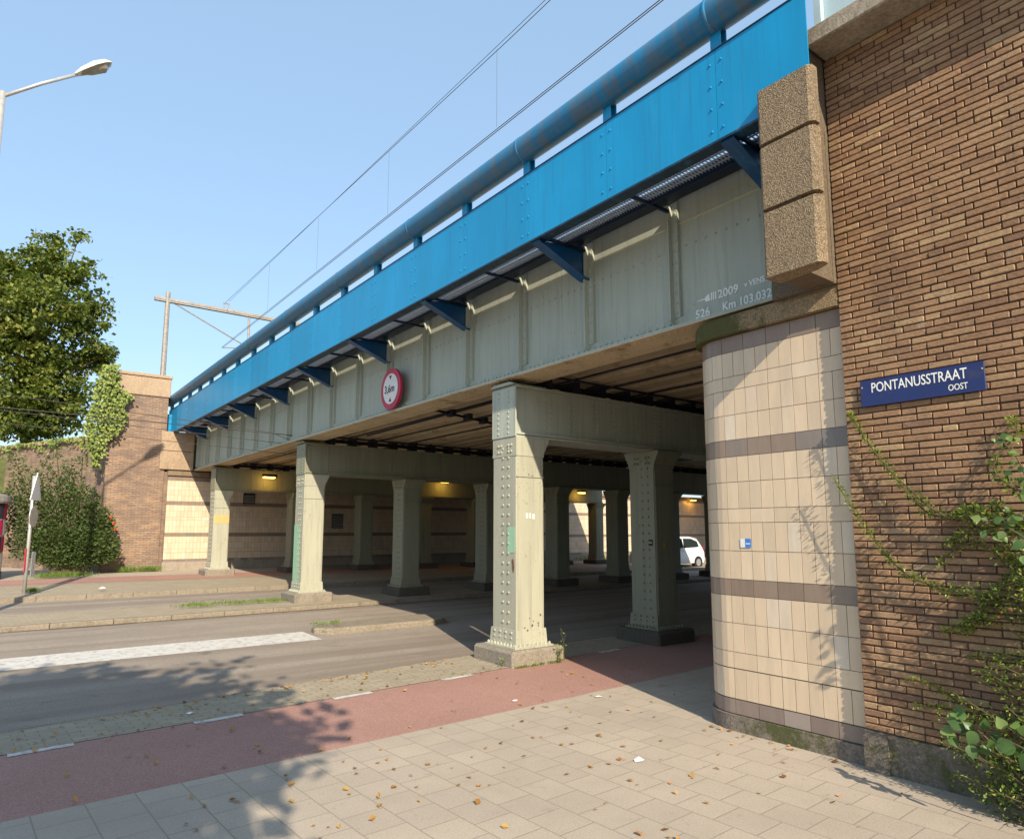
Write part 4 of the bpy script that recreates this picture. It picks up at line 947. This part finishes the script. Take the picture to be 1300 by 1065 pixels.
sp2=[(1262,662,5.1,.075,2.8),(1245,660,5.12,.07,.4),(1275,675,5.1,.07,-1.),(1290,685,5.08,.085,-2.),(1285,665,5.1,.07,1.8),(1300,690,5.05,.09,-.4),(1262,680,5.1,.065,-2.5),(1298,660,5.1,.07,.6),(1300,705,5.05,.08,-1.8),(1250,675,5.12,.055,-1.2),(1280,650,5.1,.05,1.2)]
broad_plant('cluster of broad pale leaves among the firethorn at right edge',sp2,[[(1380,760,5.05),(1320,700,5.08),(1280,670,5.1),(1245,660,5.12)]],(5.1,.9,0))
sp3=[(1270,555,5.12,.06,2.9),(1265,560,5.12,.07,-2.9),(1282,577,5.1,.07,3.2),(1292,598,5.1,.06,2.7),(1290,575,5.1,.05,.3),(1300,605,5.1,.07,-2.8),(1295,560,5.12,.05,.8),(1275,600,5.1,.06,3.4),(1296,625,5.1,.07,3.0),(1300,640,5.1,.07,-2.5)]
broad_plant('few drooping oval leaves on a shoot below the street sign',sp3,[[(1360,700,5.08),(1310,620,5.1),(1290,580,5.11),(1262,550,5.12)]],(5.1,.7,0))

# weeds and grass
def weed(x,y,z,h,n,label,spread=.08):
    r=empty('weed_plant',(x,y,z),label,'weed','weeds at the column bases'); tw=MB(); lf=MB()
    for i in range(max(1,n//14)):
        e=Vector((x+random.gauss(0,spread),y+random.gauss(0,spread),z+h*random.uniform(.6,1))); dense_branch([(x+random.gauss(0,.02),y,z),(x,y,z+h*.4),e],tw,lf,14,.045,.04,.004)
    tw.build('stems',TWIG,r); lf.build('leaves',WEED,r)
weed(6.42,7.36,0,.24,60,'green weed at the right corner of the sunlit column plinth',.05); weed(6.62,7.5,0,.52,42,'tall thin weed beside the sunlit column plinth',.04); weed(5.62,7.62,0,.12,26,'tiny weed at the left side of the sunlit column plinth',.03)
gs=MB()
def tuft(x,y,z,n,h,sp):
    for i in range(n):
        p=Vector((x+random.gauss(0,sp),y+random.gauss(0,sp*.35),z)); gs.leaf(p,h*random.uniform(.5,1.2),.012,Vector((random.gauss(0,.4),random.gauss(0,.4),1)),None,0,random.random())
for i in range(44): x=random.uniform(3.4,5.8); tuft(x,16.1+random.gauss(0,.2),gz(x,16)+.035,26,.07,.12)
for i in range(14): x=random.uniform(4.75,5.3); tuft(x,12.1+random.gauss(0,.1),gz(x,12)+.05,14,.05,.05)
for i in range(26): x=random.uniform(3.6,4.8); tuft(x,26.35+random.gauss(0,.08),gz(x,26)+.04,30,.22,.12)
for i in range(10): tuft(.95+random.gauss(0,.06),20.6,gz(1,20)+.05,20,.14,.06)
for i in range(30): x=random.uniform(1.2,2.6); tuft(x,24.9+random.gauss(0,.12),gz(x,25)+.04,30,.18,.14)
for i in range(20): a=random.uniform(5.66,6.5); tuft(a,7.39,0,8,.04,.03)
for i in range(60): tuft(24+random.random()*10,26.2+random.gauss(0,.15),gz(27,26)+.04,20,.28,.25)
tag(gs.build('grass_tufts',WEED),'grass tufts in the paving joints and along walls','grass',kind='stuff')
dl=MB()
for i in range(480):
    m_=random.random()
    if m_<.3: x=random.uniform(.3,6.5); y=e3(x)-abs(random.gauss(0,.16))
    elif m_<.5: x=random.uniform(.3,6.5); y=e2(x)+random.uniform(-.1,1.1)*random.random()
    elif m_<.85: x=random.uniform(1.0,6.2); y=random.uniform(1.2,5.7)
    else: x=random.uniform(.2,8); y=random.uniform(5.5,7.3)
    if x>5.35 and y<4.6: x=5.50-abs(random.gauss(0,.08)); y=random.uniform(2.75,4.2)
    s_=random.uniform(.02,.06); dl.leaf((x,y,.010),s_,s_*.8,Vector((random.gauss(0,1),random.gauss(0,1),.12)),Vector((0,0,1))+rv()*.45,0,random.random())
tag(dl.build('fallen_leaves',LEAF_D),'scattered dry orange leaves on the paving','fallen leaves',kind='stuff')
# litter
PAP=basic('crumpled_paper',(.72,.70,.68),.7,var=.1)
def scrap(u,v,s_,label,z=.0,m=PAP):
    p=at(u,v,2,z); q=MB(); n=7; vs=[(p.x,p.y,p.z+.022*s_/.05)]+[(p.x+s_*random.uniform(.6,1.1)*math.cos(i*2*math.pi/n),p.y+s_*.6*random.uniform(.6,1.1)*math.sin(i*2*math.pi/n),p.z+random.uniform(.004,.014)) for i in range(n)]
    q.add(vs,[(0,1+i,1+(i+1)%n) for i in range(n)]); tag(q.build('paper_scrap',m),label,'litter','scraps of litter on the ground')
scrap(811,965,.075,'flat white scrap at the bottom of the paving'); scrap(760,885,.05,'pinkish crumpled scrap on the paving near the cycle path'); scrap(653,890,.04,'small white scrap on the red path'); scrap(241,906,.05,'white scrap on the verge by the drain'); scrap(1065,930,.05,'white crumpled tissue by the tiled wall base',.03)
scrap(130,747,.12,'pale scrap lying on the far verge',gz(2,22)+.05)
